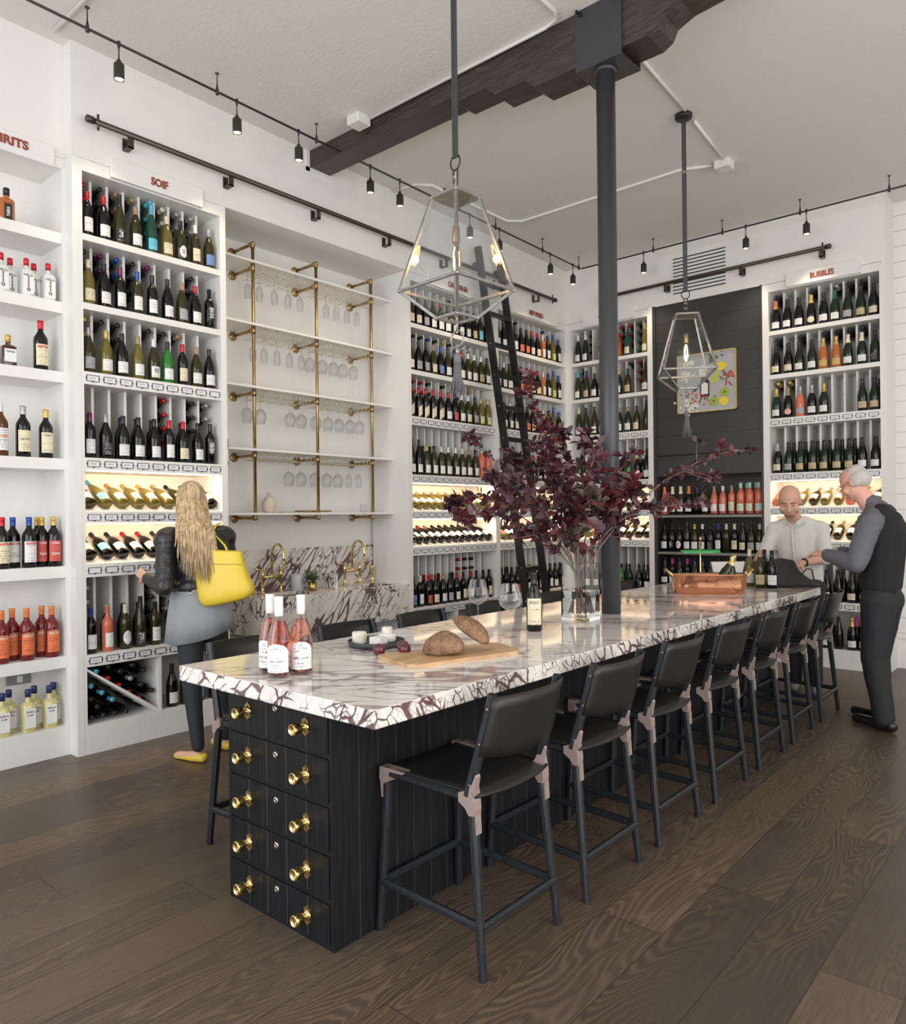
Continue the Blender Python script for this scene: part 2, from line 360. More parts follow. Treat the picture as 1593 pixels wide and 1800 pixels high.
# conduits on the ceiling
CW = base('conduit_white', (.76, .75, .72), .5)
def conduit(pts, label, boxes=()):
    t_ = thing('ceiling_conduit', label, 'conduit', (0, 0, 0))
    P3 = [Vector((x, y, cz(y)-.012 if z is None else z)) for x, y, z in pts]
    b = MB(); b.tube(P3, .0125, 10); b.obj('pipe', CW, t_)
    for bx, by in boxes:
        b = MB(); b.box((bx-.065, by-.065, cz(by)-.07), (bx+.065, by+.065, cz(by)+.002), 0, .006); b.obj('junction_box', CW, t_)
conduit([(-4.95, 1.96, None), (-2.9, 1.98, None)], 'white conduit across the ceiling corner above the spirits sign')
conduit([(-4.18, 3.955, None), (-2.60, 3.955, None), (-2.50, 3.93, None), (-2.47, 3.86, None), (-2.47, 3.2, None)], 'white conduit with junction box running along the dark beam', [(-4.26, 3.90)])
conduit([(-4.95, 4.96, None), (-4.70, 4.99, None), (-4.60, 5.1, None), (-4.57, 6.2, None), (-4.45, 6.31, None), (-2.75, 6.31, None), (-2.50, 6.42, None)], 'white conduit with junction box crossing ceiling toward far pendant', [(-2.42, 6.43)])
conduit([(-2.40, 6.36, None), (-2.34, 5.62, None)], 'short white conduit between junction box and far pendant canopy')
conduit([(-2.33, 5.42, None), (-2.27, 4.28, None)], 'white conduit from far pendant canopy back to the dark beam')

# ---------------------------------------------------------------- bottles
PROF = {
 'b': ([(.031, 0), (.0365, .004), (.0365, .186), (.034, .203), (.022, .222), (.0155, .236), (.0142, .250)], [(.0150, .236), (.0150, .292), (.0162, .294), (.0162, .300), (.0, .3005)], .0365, 'square-shouldered'),
 'g': ([(.035, 0), (.0405, .005), (.0405, .150), (.0385, .170), (.029, .203), (.020, .228), (.0158, .245)], [(.0166, .236), (.0152, .248), (.0150, .290), (.0164, .292), (.0164, .299), (0, .2995)], .0405, 'slope-shouldered'),
 'f': ([(.033, 0), (.0380, .005), (.0380, .150), (.036, .180), (.029, .222), (.020, .262), (.015, .290)], [(.0178, .276), (.0148, .292), (.0146, .338), (.0156, .340), (.0156, .346), (0, .3465)], .038, 'tall slim'),
 'c': ([(.037, 0), (.0435, .006), (.0435, .145), (.041, .168), (.031, .205), (.021, .238), (.0165, .262)], [(.0248, .226), (.0175, .262), (.0160, .288), (.0182, .293), (.0182, .306), (.012, .312), (0, .3125)], .0435, 'heavy sparkling'),
 'L': ([(.036, 0), (.0425, .005), (.0425, .195), (.040, .215), (.026, .240), (.0165, .256), (.0160, .290)], [(.0175, .270), (.0172, .305), (.0180, .307), (.0180, .325), (0, .3255)], .0425, 'litre'),
}
GL = {'k': ('near-black', (.004, .004, .004)), 'd': ('dark green', (.010, .020, .007)), 'o': ('olive', (.030, .027, .006)), 'y': ('yellow-green', (.14, .115, .022)), 'e': ('bright green', (.025, .17, .03)),
      'r': ('rosé pink', (.62, .16, .09)), 'a': ('amber', (.42, .13, .035)), 't': ('teal green', (.012, .07, .05)), 'm': ('ruby red', (.16, .012, .014)), 'v': ('clear', (.72, .76, .74)), 'p': ('pale gold', (.62, .55, .22)), 's':('brown', (.10,.035,.012))}
FO = {'R': ('red', (.55, .02, .03)), 'K': ('black', (.018, .018, .02)), 'W': ('white', (.78, .77, .74)), 'B': ('blue', (.03, .09, .38)), 'G': ('gold', (.62, .42, .10)), 'T': ('tan', (.38, .25, .13)), 'S': ('silver', (.40, .40, .40)),
      'P': ('purple', (.16, .02, .09)), 'C': ('cyan', (.10, .45, .62)), 'E': ('green', (.02, .13, .07)), 'O': ('orange', (.72, .20, .05)), 'Y': ('cream', (.75, .68, .48)), 'M': ('magenta', (.60, .05, .30)), 'A': ('mint', (.40, .66, .52)), 'N': ('no', None)}
LB = {'W': ('white', (.80, .79, .77)), 'Y': ('cream', (.76, .68, .47)), 'K': ('black', (.02, .02, .025)), 'B': ('blue', (.16, .26, .55)), 'R': ('red', (.62, .10, .08)), 'T': ('tan', (.55, .43, .25)), 'S': ('grey', (.38, .38, .40)),
      'C': ('cyan', (.15, .55, .68)), 'O': ('orange', (.75, .18, .06)), 'G': ('gold', (.60, .42, .14)), 'A': ('pale green', (.60, .72, .58)), 'P': ('pink', (.80, .42, .38)), 'L': ('lime', (.62, .66, .15)), 'N': ('no', None)}
for k, (nm, col) in GL.items():
    base('bottle_'+nm.replace(' ', '_'), col, .06); GL[k] = (nm, _mc['bottle_'+nm.replace(' ', '_')])
for k, (nm, col) in FO.items():
    FO[k] = (nm, base('foil_'+nm, col, .3, .35 if k in 'GSRPBE' else 0) if col else None)
def label_mat(nm, col):
    mt = base('label_'+nm.replace(' ', '_'), col, .65); n = N(mt); uv = n.coord('UV'); sp = n.n('ShaderNodeSeparateXYZ', i_0=uv)
    oi = n.n('ShaderNodeObjectInfo').outputs['Random']
    row = n.math('MULTIPLY', n.math('ADD', sp.outputs[1], oi), 9); rf = n.math('FRACT', row); ri = n.math('FLOOR', row)
    tx = n.n('ShaderNodeTexNoise', i_Vector=n.n('ShaderNodeCombineXYZ', i_0=n.math('MULTIPLY', sp.outputs[0], 16), i_1=n.math('MULTIPLY', ri, 3.7), i_2=n.math('MULTIPLY', oi, 40)).outputs[0]); tx.inputs['Scale'].default_value = 1.6
    wr = n.n('ShaderNodeTexWhiteNoise', noise_dimensions='2D', i_Vector=n.n('ShaderNodeCombineXYZ', i_0=ri, i_1=n.math('MULTIPLY', oi, 17)).outputs[0]).outputs[0]
    on = n.math('MULTIPLY', n.math('GREATER_THAN', tx.outputs[0], .5), n.math('LESS_THAN', n.math('ABSOLUTE', n.math('SUBTRACT', rf, .5)), n.math('MULTIPLY', wr, .33)))
    on = n.math('MULTIPLY', on, n.math('LESS_THAN', n.math('ABSOLUTE', n.math('SUBTRACT', sp.outputs[0], .5)), n.math('MULTIPLY_ADD', wr, .3, .08)))
    lum = .3*col[0]+.6*col[1]+.1*col[2]
    ink = tuple(c*.18 for c in col) if lum > .12 else (.6, .6, .58)
    n.l(n.mix(n.math('MULTIPLY', on, .7), col, ink), n.b.inputs['Base Color']); return mt
for k, (nm, col) in list(LB.items()): LB[k] = (nm, label_mat(nm, col) if col else None)
def lightof(k): return k in 'WYSTCAGPLO'
_bm = {}
def label_mesh(r, z0, z1, half, mat, text=None, shape='r'):
    """curved label patch facing local -Y"""
    me = bpy.data.meshes.new('label'); n_ = 14; vs = []; fs = []; uv = []; nz = 8 if shape in 'od' else (2 if shape != 'a' else 8)
    for j in range(nz+1):
        t_ = j/nz
        for i in range(n_+1):
            s_ = i/n_; a = -PI/2+(s_-.5)*2*half; z = z0+(z1-z0)*t_
            if shape == 'o': a = -PI/2+(s_-.5)*2*half*math.sqrt(max(.02, 1-(2*t_-1)**2))
            if shape == 'd': z += (s_-.5)*.05
            if shape == 'a': z = z0+(z1-z0)*t_*(.72+.28*math.cos((s_-.5)*PI)**.6 if abs(s_-.5) < .5 else .72)
            vs.append((r*math.cos(a), r*math.sin(a), z)); uv.append((s_, t_))
    for j in range(nz):
        for i in range(n_): a = j*(n_+1)+i; fs.append((a, a+1, a+n_+2, a+n_+1))
    mi = [0]*len(fs)
    if text:
        for (s, tz, tw, th, bold) in text:
            tv, tf = textgeo(s, bold); b = len(vs)
            for x, y in tv:
                a = -PI/2+x*tw/r; vs.append(((r+.0006)*math.cos(a), (r+.0006)*math.sin(a), tz+y*th)); uv.append((0, 0))
            for f in tf: fs.append([q+b for q in f]); mi.append(1)
    me.from_pydata(vs, [], fs); me.materials.append(mat[0]); me.materials.append(mat[1])
    me.polygons.foreach_set('material_index', mi); me.polygons.foreach_set('use_smooth', [True]*len(fs))
    ul = me.uv_layers.new(name='UVMap')
    for lp in me.loops: ul.data[lp.index].uv = uv[lp.vertex_index]
    me.update(); return me
TEXTS = {
 '3': [('3', .072, .026, .046, .03)], 'EE': [('EE', .075, .034, .032, .03)], 'SALT': [('BIG', .082, .026, .012, .03), ('SALT', .064, .030, .012, .03)], 'CAB': [('CABER', .150, .04, .016, .03), ('NET', .130, .03, .016, .03), ('CALIF', .110, .04, .016, .03), ('2017', .09, .03, .016, .03)],
 'MARTINI': [('MARTINI', .155, .062, .017, .03)], 'SUZE': [('Suze', .125, .055, .028, .02)], 'HELD': [('HELD', .158, .060, .016, .03)], 'CYNAR': [('CYNAR', .155, .050, .013, .02), ('Cynar', .085, .055, .022, .02)],
 'APERITIVO': [('APERITIVO', .155, .066, .014, .03), ('CONTRATTO', .172, .05, .006, .02)], 'AFRICA': [('AFRICA', .150, .050, .012, .02)], 'FERNET': [('FERNET-BRANCA', .115, .062, .010, .02)], 'VERMUT': [('VERMUT', .150, .055, .010, .02)], 'COINTREAU': [('Cointreau', .1, .055, .014, .02)],
 'MEURSAULT': [('Mercurey', .072, .05, .010, 0)], 'ROSE': [('Rosé', .068, .05, .014, 0)]}
def parts(ty, gl, fo, lb, tx=None):
    k = (ty, gl, fo, lb, tx)
    if k in _bm: return _bm[k]
    bp, fp, r, _ = PROF[ty]
    kb = ('B', ty, gl, fo == 'N')
    if kb not in _bm:
        pr = list(bp)
        if fo == 'N': pr += [(fp[-2][0]-.0005, fp[-3][1]), (fp[-2][0]-.0005, fp[-2][1]), (0, fp[-2][1])]
        mb_ = MB(); mb_.lathe(pr, 20, cap=True); _bm[kb] = mb_.data('bottle_glass', GL[gl][1])
    kf = ('F', ty, fo)
    if kf not in _bm:
        _bm[kf] = MB().lathe(fp, 16, cap=False).data('foil', FO[fo][1]) if fo != 'N' else None
    kl = ('L', ty, lb, tx)
    if kl not in _bm:
        if lb == 'N': _bm[kl] = None
        else:
            sh = 'r'; half = .92; z0, z1 = .028, .105
            if ty == 'c': z0, z1 = .03, .092
            if ty == 'b': z0, z1 = .032, .125; half = .85
            tcol = INK if lightof(lb) else WT
            if tx == 'diag': sh = 'd'; half = .95
            if tx == 'SALT': sh = 'o'; half = .75; z0, z1 = .028, .115
            if tx == 'oval': sh = 'o'; half = .8
            if tx == 'CAB': z0, z1 = .08, .165
            if tx == 'arch': sh = 'a'; z1 = .12; half = 1.1
            if tx in ('MARTINI', 'HELD', 'CYNAR', 'APERITIVO', 'AFRICA', 'SUZE', 'FERNET', 'VERMUT', 'big'): z0, z1 = .035, .17; half = 1.0
            if tx == 'MARTINI' or tx == 'APERITIVO': tcol = FO['R'][1] if tx == 'MARTINI' else FO['Y'][1]
            if tx == 'SUZE': tcol = FO['O'][1]
            _bm[kl] = label_mesh(r+.0007, z0, z1, half, (LB[lb][1], tcol), TEXTS.get(tx), sh)
    _bm[k] = (_bm[kb], _bm[kf], _bm[kl]); return _bm[k]
NB = [0]
def bottle(spec, M, label, group, cat='bottle', name='wine_bottle'):
    """spec 'bkRW' or 'bkRW:text'"""
    s, _, tx = spec.partition(':'); ty, gl, fo, lb = s[:4]
    b, f, l = parts(ty, gl, fo, lb, tx or None)
    if name == 'wine_bottle': name = 'sparkling_wine_bottle' if ty == 'c' else 'rose_wine_bottle' if gl in 'r' else 'red_wine_bottle' if gl in 'k' else 'white_wine_bottle'
    o = link(name, b); o.matrix_world = M; tag(o, label, cat, group); NB[0] += 1
    if f: c = link('foil_capsule', f, o)
    if l: c = link('paper_label', l, o)
    return o
def look(spec, foil=True):
    s = spec.partition(':')[0]; g = GL[s[1]][0]; fo = FO[s[2]][0]; lb = LB[s[3]][0]; tx = spec.partition(':')[2]
    return f"{g} bottle, {fo} {'foil' if s[2] != 'N' else 'foil'}, {lb} label"
ORD = ['first', 'second', 'third', 'fourth', 'fifth', 'sixth', 'seventh', 'eighth', 'ninth', 'tenth', 'eleventh', 'twelfth']
TIER = {'A': (3.371, 3.776, 'top shelf'), 'B': (2.925, 3.329, 'second shelf'), 'C': (2.479, 2.882, 'third shelf'), 'D': (1.921, 2.397, 'fourth shelf'), 'E': (1.57, 1.842, 'upper lit shelf'), 'F': (1.23, 1.496, 'lower lit shelf'), 'G': (.641, 1.145, 'low standing shelf'), 'H': (.185, .564, 'bottom shelf')}
SH = [(3.371, 3.329, 0), (2.925, 2.882, 0), (2.479, 2.397, 1), (1.921, 1.842, 1), (1.57, 1.496, 1), (1.23, 1.145, 1), (.641, .564, 1)]
_tagm = {}
def tag_meshes(price):
    if 'fr' not in _tagm:
        mb_ = MB(); W_, H_ = .041, .0205
        for a, b in (((-W_, -.004, -H_), (W_, 0, -H_+.0034)), ((-W_, -.004, H_-.0034), (W_, 0, H_)), ((-W_, -.004, -H_), (-W_+.0034, 0, H_)), ((W_-.0034, -.004, -H_), (W_, 0, H_)), ((-W_-.004, -.004, -.006), (-W_, 0, .006)), ((W_, -.004, -.006), (W_+.004, 0, .006)), ((-.007, -.004, -H_-.0045), (.007, 0, -H_))): mb_.box(a, b)
        _tagm['fr'] = mb_.data('price_tag_holder', TAGFR)
    if price not in _tagm:
        mb_ = MB(); mb_.box((-.038, -.0012, -.0175), (.038, -.0004, .0175))
        if price: flat_text(mb_, price, (0, -.0016, 0), (1, 0, 0), (0, 0, 1), .034, .012, 1, .0)
        _tagm[price] = mb_.data('price_card', [CARD, INK])
    return _tagm['fr'], _tagm[price]
def cabinet(org, rz, W_, n_, sign, slabel, label, rows, cab, diag=None, lit=True):
    """org: front-left-bottom corner of the opening; local x along the face, y into the wall"""
    t = thing('wine_cabinet', label, 'wine cabinet', org, rz, 'built-in wine cabinets')
    MW = Matrix.Translation(Vector(org)) @ Matrix.Rotation(rz, 4, 'Z'); D = .44
    mb_ = MB(); mb_.box((-.022, 0, 0), (0, D, 3.856)); mb_.box((W_, 0, 0), (W_+.022, D, 3.856)); mb_.box((-.022, D, 0), (W_+.022, D+.02, 3.856))
    mb_.box((0, .002, 3.776), (W_, D, 3.856)); mb_.box((0, 0, .0), (W_, D, .185)); mb_.obj('case', WHITE, t)
    x0, x1 = .18*W_, .85*W_
    mb_ = MB(); mb_.box((x0, -.028, 3.785), (x1, -.001, 3.918), 0, .002); sb = mb_.obj('sign_board', WHITE, t)
    if sign:
        mb_ = MB(); flat_text(mb_, sign, ((x0+x1)/2+slabel, -.029, 3.85), (1, 0, 0), (0, 0, 1), .031*len(sign), .056, 0, .035, .004); mb_.obj('sign_lettering', SIGNRED, sb)
    for zt_, zb, tg in SH:
        mb_ = MB(); mb_.box((0, 0, zb), (W_, D, zt_)); mb_.obj('shelf', WHITE, t)
    pit = W_/n_
    for k in 'ABCDG':
        z0, z1 = TIER[k][:2]
        for i in range(1, n_):
            mb_ = MB(); mb_.box((i*pit-.009, .135, z0), (i*pit+.009, D, z1))
            if k in 'ABC':
                for q in range(3): mb_.ell((i*pit, .131, z0+.09+q*.105), (.0045, .007, .0045), n=8)
            mb_.obj('divider', WHITE, t)
    for k in 'EF':
        z0, z1 = TIER[k][:2]
        mb_ = MB(); mb_.add([(0, .03, z0+.004), (W_, .03, z0+.004), (W_, D, z0+.17), (0, D, z0+.17), (0, .03, z0), (W_, .03, z0), (W_, D, z0), (0, D, z0)], [(0, 1, 2, 3), (0, 4, 5, 1), (0, 3, 7, 4), (1, 5, 6, 2), (2, 6, 7, 3), (4, 7, 6, 5)]); mb_.obj('sloping_display_board', WHITE, t)
        mb_ = MB(); mb_.box((.02, .012, z1-.008), (W_-.02, .03, z1)); mb_.obj('led_strip', LED, t)
        d = bpy.data.lights.new('shelf_led', 'AREA'); d.shape = 'RECTANGLE'; d.size = W_-.06; d.size_y = .02; d.energy = LEDW*W_; d.color = (1, .70, .42)
        o = bpy.data.objects.new('shelf_led', d); C.objects.link(o); o.matrix_world = MW @ Matrix.Translation((W_/2, .035, z1-.012)) @ Matrix.Rotation(math.radians(38), 4, 'X')
    for zt_, zb, tg in SH:
        if not tg: continue
        for i in range(n_):
            fr, cd = tag_meshes(random.choice(['$25', '$20', '$24', '$28', '$19', '$35', '$22', '$30', '$45', '']))
            o = link('price_tag_holder', fr, t, ((i+.5)*pit, 0, (zt_+zb)/2)); link('price_card', cd, o)
    if diag:
        dx = diag
        mb_ = MB(); mb_.box((dx-.01, .004, .185), (dx+.01, D, .564)); mb_.obj('bin_divider', WHITE, t)
        mb_ = MB(); mb_.prism([(0, .556), (0, .54), (dx-.035, .187), (dx-.01, .187), (dx-.01, .2)], .006, D, axis=1); mb_.obj('diagonal_bin_board', WHITE, t)
    # bottles
    for k, row in rows.items():
        z0, z1, nm = TIER[k]
        toks = row.split(); toks += ['-']*(n_-len(toks))
        for i, s in enumerate(toks):
            if s == '-': continue
            x = (i+.5)*pit; bh = 0; front = s.split('+')
            jit = random.uniform(-.006, .006)
            if k in 'EF':
                M_ = MW @ Matrix.Translation((x+jit, .050, z0+.052)) @ Matrix.Rotation(math.radians(-90+27), 4, 'X') @ Matrix.Rotation(random.uniform(-.2, .2), 4, 'Z')
                bottle(front[0], M_, f"{look(front[0])}, lying {ORD[i]} from left, {nm}, {cab} cabinet", f'bottles lying on the lit shelves of the {cab} cabinet')
                continue
            if front[0] != '~':
                M_ = MW @ Matrix.Translation((x+jit, .062, z0)) @ Matrix.Rotation(random.uniform(-.16, .16), 4, 'Z')
                bottle(front[0], M_, f"{look(front[0])}, {ORD[i]} from left, {nm}, {cab} cabinet", f'bottles standing in the {cab} cabinet')
            for q, e in enumerate(front[1:]):
                cnt = int(e[-1]) if e[-1].isdigit() else 1; e = e.rstrip('0123456789')
                if e[0] == '|':     # standing behind
                    M_ = MW @ Matrix.Translation((x+.028, .145, z0)); bottle(e[1:], M_, f"{look(e[1:])}, behind {ORD[i]} bottle, {nm}, {cab} cabinet", f'bottles standing in the {cab} cabinet'); continue
                for j in range(cnt):  # lying behind, neck outward
                    zz = (z0+.34-j*.1 if k != 'D' and k != 'G' else z0+.42-j*.1)
                    if k == 'G': zz = z0+.40-j*.095
                    M_ = MW @ Matrix.Translation((x, D-.03, zz-.005)) @ Matrix.Rotation(math.radians(84), 4, 'X') @ Matrix.Rotation(0, 4, 'Z')
                    bottle(e+'N' if len(e) == 3 else e, M_, f"{GL[e[1]][0]} bottle, {FO[e[2]][0]} foil, lying {['uppermost', 'second down', 'third down', 'fourth down', 'fifth down'][j]} behind {ORD[i]} bottle, {nm}, {cab} cabinet", f'bottles lying at the back of the {cab} cabinet')
    return t, MW
LED = base('led_strip_glow', (1, .8, .55), .5, emis=6.0, emcol=(1, .74, .46)); LEDW = 4.2
SOIF = {
 'A': 'bkRW+bkR4 gkRW+bkK4 foKK:3+bkT4 goTW+gkT1 ftCC+ftC3 gyYY+goY2 goKW:SALT+bkS2 boWY+gkS3 goSB',
 'B': 'gyYY+gkK2 gkKW+bkP2 bkPW+bkB2 boBW+bkK3 bkKW+bkP1 gkKW goTS gkRW+bkK2 bkNK:CAB',
 'C': 'goSS+goG2 gyGW+gkK1 gkKW+gkK2 gyTW goWW:EE+gkK1 geKW+gkK1 bkRY+gkT1 goTW gkKW',
 'D': 'bkPW+|gkSN gkSK gkKW+|gkKW gkKW+|gkKW gkKW+|bkKW bkRW+bkR4 gkRY+|gkKW gkKW+bkK3 bkNK:CAB+gkS2 bkKW',
 'E': 'goKW fyCC gyOW gyGW gyGW gyTW goKW goKW gkKW',
 'F': 'gkKY gkKC gkKW gkRW gkRY gkKW gkKW gkKW gkKW',
 'G': 'bkBW+bkS2 brNW+|gkYN boYW:oval+|gkKK foKK:3+|gkKN boKW+bkK5 bkKW+bkS3 gkKW - -',
 'H': '- - - - ~ gkKW gkKK:3 bkKB gkKW'}
SOIF['H'] = '- - - - - gkKW foKK:3 bkKB gkKW'
cabinet((LX, 2.134, 0), PI/2, 1.001, 9, 'SOIF', 0, 'white built-in wine cabinet signed SOIF, left of the brass pipe shelves', SOIF, 'SOIF', diag=.5)
CAL = {
 'A': 'goKY gkKY gkPS gkKW gkRW gkKW goKW+gkK1 gkKA gkKW gkKT boKC bkKB',
 'B': 'goKW+gkK1 gkKS+gkK1 gkKS+gkK1 goTY+gkB1 gkBB+gkK1 goKW+gkG1 gkKW+gkK1 gkRW+gkW1 goWW+gkW1 goWW+gkW1 goWT goKW',
 'C': 'bkRY:diag+bkR1 bkRY:diag+bkR2 bkRY:diag+bkR2 bkRY:diag+bkK2 bkRY:diag gkRW+gkK1 gkKR goWW+gkK2 goWY goKS+gyG1 gyGY gyGY',
 'D': 'fkKW fkKW goGW+|goKN goKW+|goKN goYW goWW+|goWN goWW goYW goTW goKW LrAO LrAO',
 'E': 'gyTW gyGW gyTW gyGW gyTW gyTW gyGW gyTW gyGW gyTW gyGW gyTW',
 'F': 'gkKW gkRW gkRW gkRW gkTW gkKW gkKW gkKY gkKW gkKW gkSW gkKW',
 'G': 'bkKB+|bkKN bkYW gkRR+|gkRN gkRY+|gkTN gkTW+|gkKN gkKS gkRW+|gkKN bkKY+bkR2 bkRY+bkK2 bkKS+bkK2 bkKY bkKY',
 'H': '- - - - - - - gkKW bkKW gkKW bkKW gkKW'}
cabinet((LX, 5.185, 0), PI/2, 1.305, 12, 'CALIFORNIA', 0, 'white built-in wine cabinet behind the tall ladder, signed CALIFORNIA', CAL, 'CALIFORNIA', diag=.65)
NW = {
 'A': 'gkRW gkKW bkKB+gkK2 bkKW gkKO+bkK1 gkKO gkRY gkRY baYW bkKW+bkB2 fyBL bkBW',
 'B': 'gkKW goWW goKW gkKW gkKO gkKO gkRY gkRY baYW bkKW fyBL bkBW',
 'C': 'gkKW gkKW goWW gkKY gkKO gkKO gkRY gkRY baYW bkKW fyBL bkBW',
 'D': 'gkKW goWW gkKW gkKW bkKY gkKW bkRW gkKW bkKW gkRW bkKW bkKW',
 'E': 'gyGW gyGO gyGW gyTW gyGW gyTW gyGW gyGW gyTW gyGW gyTW gyGW',
 'F': 'gyGR gyOR gkKW gkRW gkKW gkKW bkRY gkKW bkKW gkKW gkRW gkKW',
 'G': 'bkSW+|bkKN bkKW+|gkKN gkKW+|bkKN gkKR bkKW gkKW+|gkKN gkKW+|bkKN bkKY bkKY+gkK1 bkKW gkKW bkKW',
 'H': '- - gkKW bkKW gkKW bkKW gkKW bkKW gkKW bkKW gkKW bkKW'}
cabinet((LX, 6.565, 0), PI/2, 1.343, 12, 'NEW WORLD', 0, 'white built-in wine cabinet signed NEW WORLD in the far corner', NW, 'NEW WORLD')
TEU = {
 'A': 'fdWW fdWW+gkS3 - gkKW+gkG3 gkKW+gkK4 gaRR+gkR3 ftEY+gkR3 ~+gkE4 fyGY',
 'B': 'foCW+gkS2 foKT gkKW goKW gdGW:oval+gkK1 gdGW goKT+gkK1 ~+gkR3 foKW',
 'C': 'foYW foKT foKW goKW foKO gdTW gdTW goKY foKN',
 'D': 'goKW goWW gkWY goWY gkWW+|gkKN gkWY geGN gkGW+|gkWN fkKW',
 'E': 'gyGW geGW gyTW gyGW geGW geGW gkKW gkKW goKW',
 'F': 'gyGW gyOW gaOW gkRW geGW gkKW goKY gkKW gkKW',
 'G': 'gkKW goWW gkKW gkKW goYW geKY+|gkKN gkKW gkKY+|gkKN gkKW+|bkYW'}
cabinet((-4.90, BY, 0), 0, 1.005, 9, 'TEUTONIC', 0, 'white built-in wine cabinet signed TEUTONIC right behind the grey column', TEU, 'TEUTONIC')
BUB = {
 'A': 'ckOW+ckK1 ckKW ckKW ckGY:oval+ckK1 ckKW cdEW+ckS1 cdKS+ckK1 cdKT+ckK1 ckKY',
 'B': 'ckKY+ckK1 ckKY cdKW+ckK1 cdKW caGG+ckK1 caGG+ckK1 cdYW+ckK1 cdYW+ckK1 cdKK',
 'C': 'cdGW+coG1 ckTP:oval+coG1 crSS ckSW cdGW - - cdKT cdKT+|cdKN',
 'D': 'ckSY cdKS+|ckKN cdKT+|ckKN cdKT+|cdKN cdKT+|cdKN cdKT+|cdKN cdKT+|ckKN ckKW ckKW',
 'E': 'grNO:oval goTW gyTW goTW gyTW gyGW grNO:oval gyOW goTW',
 'F': 'gkKW gkKW gkKW gkKW gkKW goTW gkKW gkKW gkKW',
 'G': 'ckKW ckKY ckKW ckKW ckKW ckKW+|ckKN ckKY+|ckKN ckKY:oval ckKW',
 'H': '- - - ckGW+|ckMN ckKW+|ckMN ckKN ckGW+|ckMN ckKW ckKW'}
cabinet((-2.555, BY, 0), 0, 1.007, 9, 'BUBBLES', 0, 'white built-in cabinet of sparkling wine signed BUBBLES, behind the two men', BUB, 'BUBBLES', diag=.33)
# face-frame posts between the cabinets
mb = MB()
for a, b in ((2.07, 2.112), (3.157, 3.183), (5.13, 5.163), (6.512, 6.543), (7.93, BY)): mb.box((-5.46, a, 0), (LX+.0015, b, 3.856))
struct('trim_2', mb, WHITE)
mb = MB()
for a, b in ((LX, -4.922), (-3.873, -3.832), (-2.617, -2.577)): mb.box((a, BY-.0015, 0), (b, 8.37, 3.856 if a != -3.873 else 3.87))
struct('trim_3', mb, WHITE)

# bottles heaped in the diagonal bins
def heap(org, rz, items, cab):
    MW = Matrix.Translation(Vector(org)) @ Matrix.Rotation(rz, 4, 'Z')
    for i, (x, z, s, nm) in enumerate(items):
        M_ = MW @ Matrix.Translation((x, .335, z)) @ Matrix.Rotation(math.radians(90), 4, 'X')
        bottle(s, M_, f"{GL[s[1]][0]} bottle, {FO[s[2]][0]} foil, lying neck out, {nm}", f'bottles heaped in the diagonal bin of the {cab} cabinet')
heap((LX, 2.134, 0), PI/2, [
 (.075, .520, 'bkCN', 'top left of upper heap'), (.150, .463, 'bkRN', 'uppermost red in upper heap'), (.225, .405, 'bkRN', 'second red down the slope'), (.292, .348, 'bkRN', 'third red down the slope'), (.360, .292, 'bkRN', 'fourth red down the slope'), (.430, .238, 'bkRN', 'lowest red in upper heap'),
 (.155, .540, 'bkKN', 'beside top left cyan one, upper heap'), (.235, .495, 'bkKN', 'above the second red one'), (.305, .437, 'bkSN', 'above the third red one'), (.375, .382, 'bkKN', 'above the fourth red one'), (.320, .525, 'bkKN', 'under the shelf, middle of bin'), (.400, .478, 'bkKN', 'under the shelf, right side of bin'), (.455, .330, 'bkKN', 'against bin divider, low'),
 (.040, .430, 'bkCN', 'topmost cyan of lower heap'), (.110, .375, 'bkCN', 'middle cyan of lower heap'), (.180, .318, 'bkCN', 'lowest cyan of lower heap'), (.040, .345, 'bkKN', 'left edge of lower heap, mid height'), (.045, .222, 'bkKN', 'bottom left corner of bin'), (.120, .224, 'bkKN', 'on bin floor beside corner'), (.196, .224, 'bkKN', 'on bin floor, middle'), (.275, .224, 'bkKN', 'on bin floor, right end'), (.080, .288, 'bkKN', 'between floor and cyan row')], 'SOIF')
heap((LX, 5.185, 0), PI/2, [(.30+.08*i, .52, 'bkSN' if i % 2 else 'bkKN', f'{ORD[i]} from left under the shelf, CALIFORNIA bin') for i in range(4)], 'CALIFORNIA')
heap((-2.555, BY, 0), 0, [(.10+.085*i, .50-.075*i+.0, 'ckGN', f'{ORD[i]} down the slope, BUBBLES bin') for i in range(2)]+[(.06, .24, 'ckKN', 'bottom left corner, BUBBLES bin'), (.15, .24, 'ckKN', 'on floor beside corner, BUBBLES bin')], 'BUBBLES')

# ---------------------------------------------------------------- spirits cabinet
t = thing('spirits_cabinet', 'deep white open shelves of spirits at the left edge, signed SPIRITS', 'cabinet', (-5.07, 2.05, 0), PI/2)
mb = MB(); mb.box((-1.6, .34, 0), (0, .36, 3.856)); mb.box((0, 0, 0), (.02, .36, 3.856)); mb.box((-1.6, 0, 0), (0, .34, .188)); mb.box((-1.6, .0, 3.789), (0, .34, 3.856)); mb.obj('case', WHITE, t)
SPZ = [(3.37, 3.30), (2.925, 2.852), (2.474, 2.404), (1.914, 1.842), (1.22, 1.146), (.639, .565)]
for a, b in SPZ: mb = MB(); mb.box((-1.6, 0, b), (0, .34, a)); mb.obj('shelf', WHITE, t)
mb = MB(); mb.box((-1.1, -.028, 3.775), (-.055, -.001, 3.905), 0, .002); sb = mb.obj('sign_board', WHITE, t)
mb = MB(); flat_text(mb, 'SPIRITS', (-.325, -.029, 3.845), (1, 0, 0), (0, 0, 1), .235, .056, 0, .035, .004); mb.obj('sign_lettering', SIGNRED, sb)
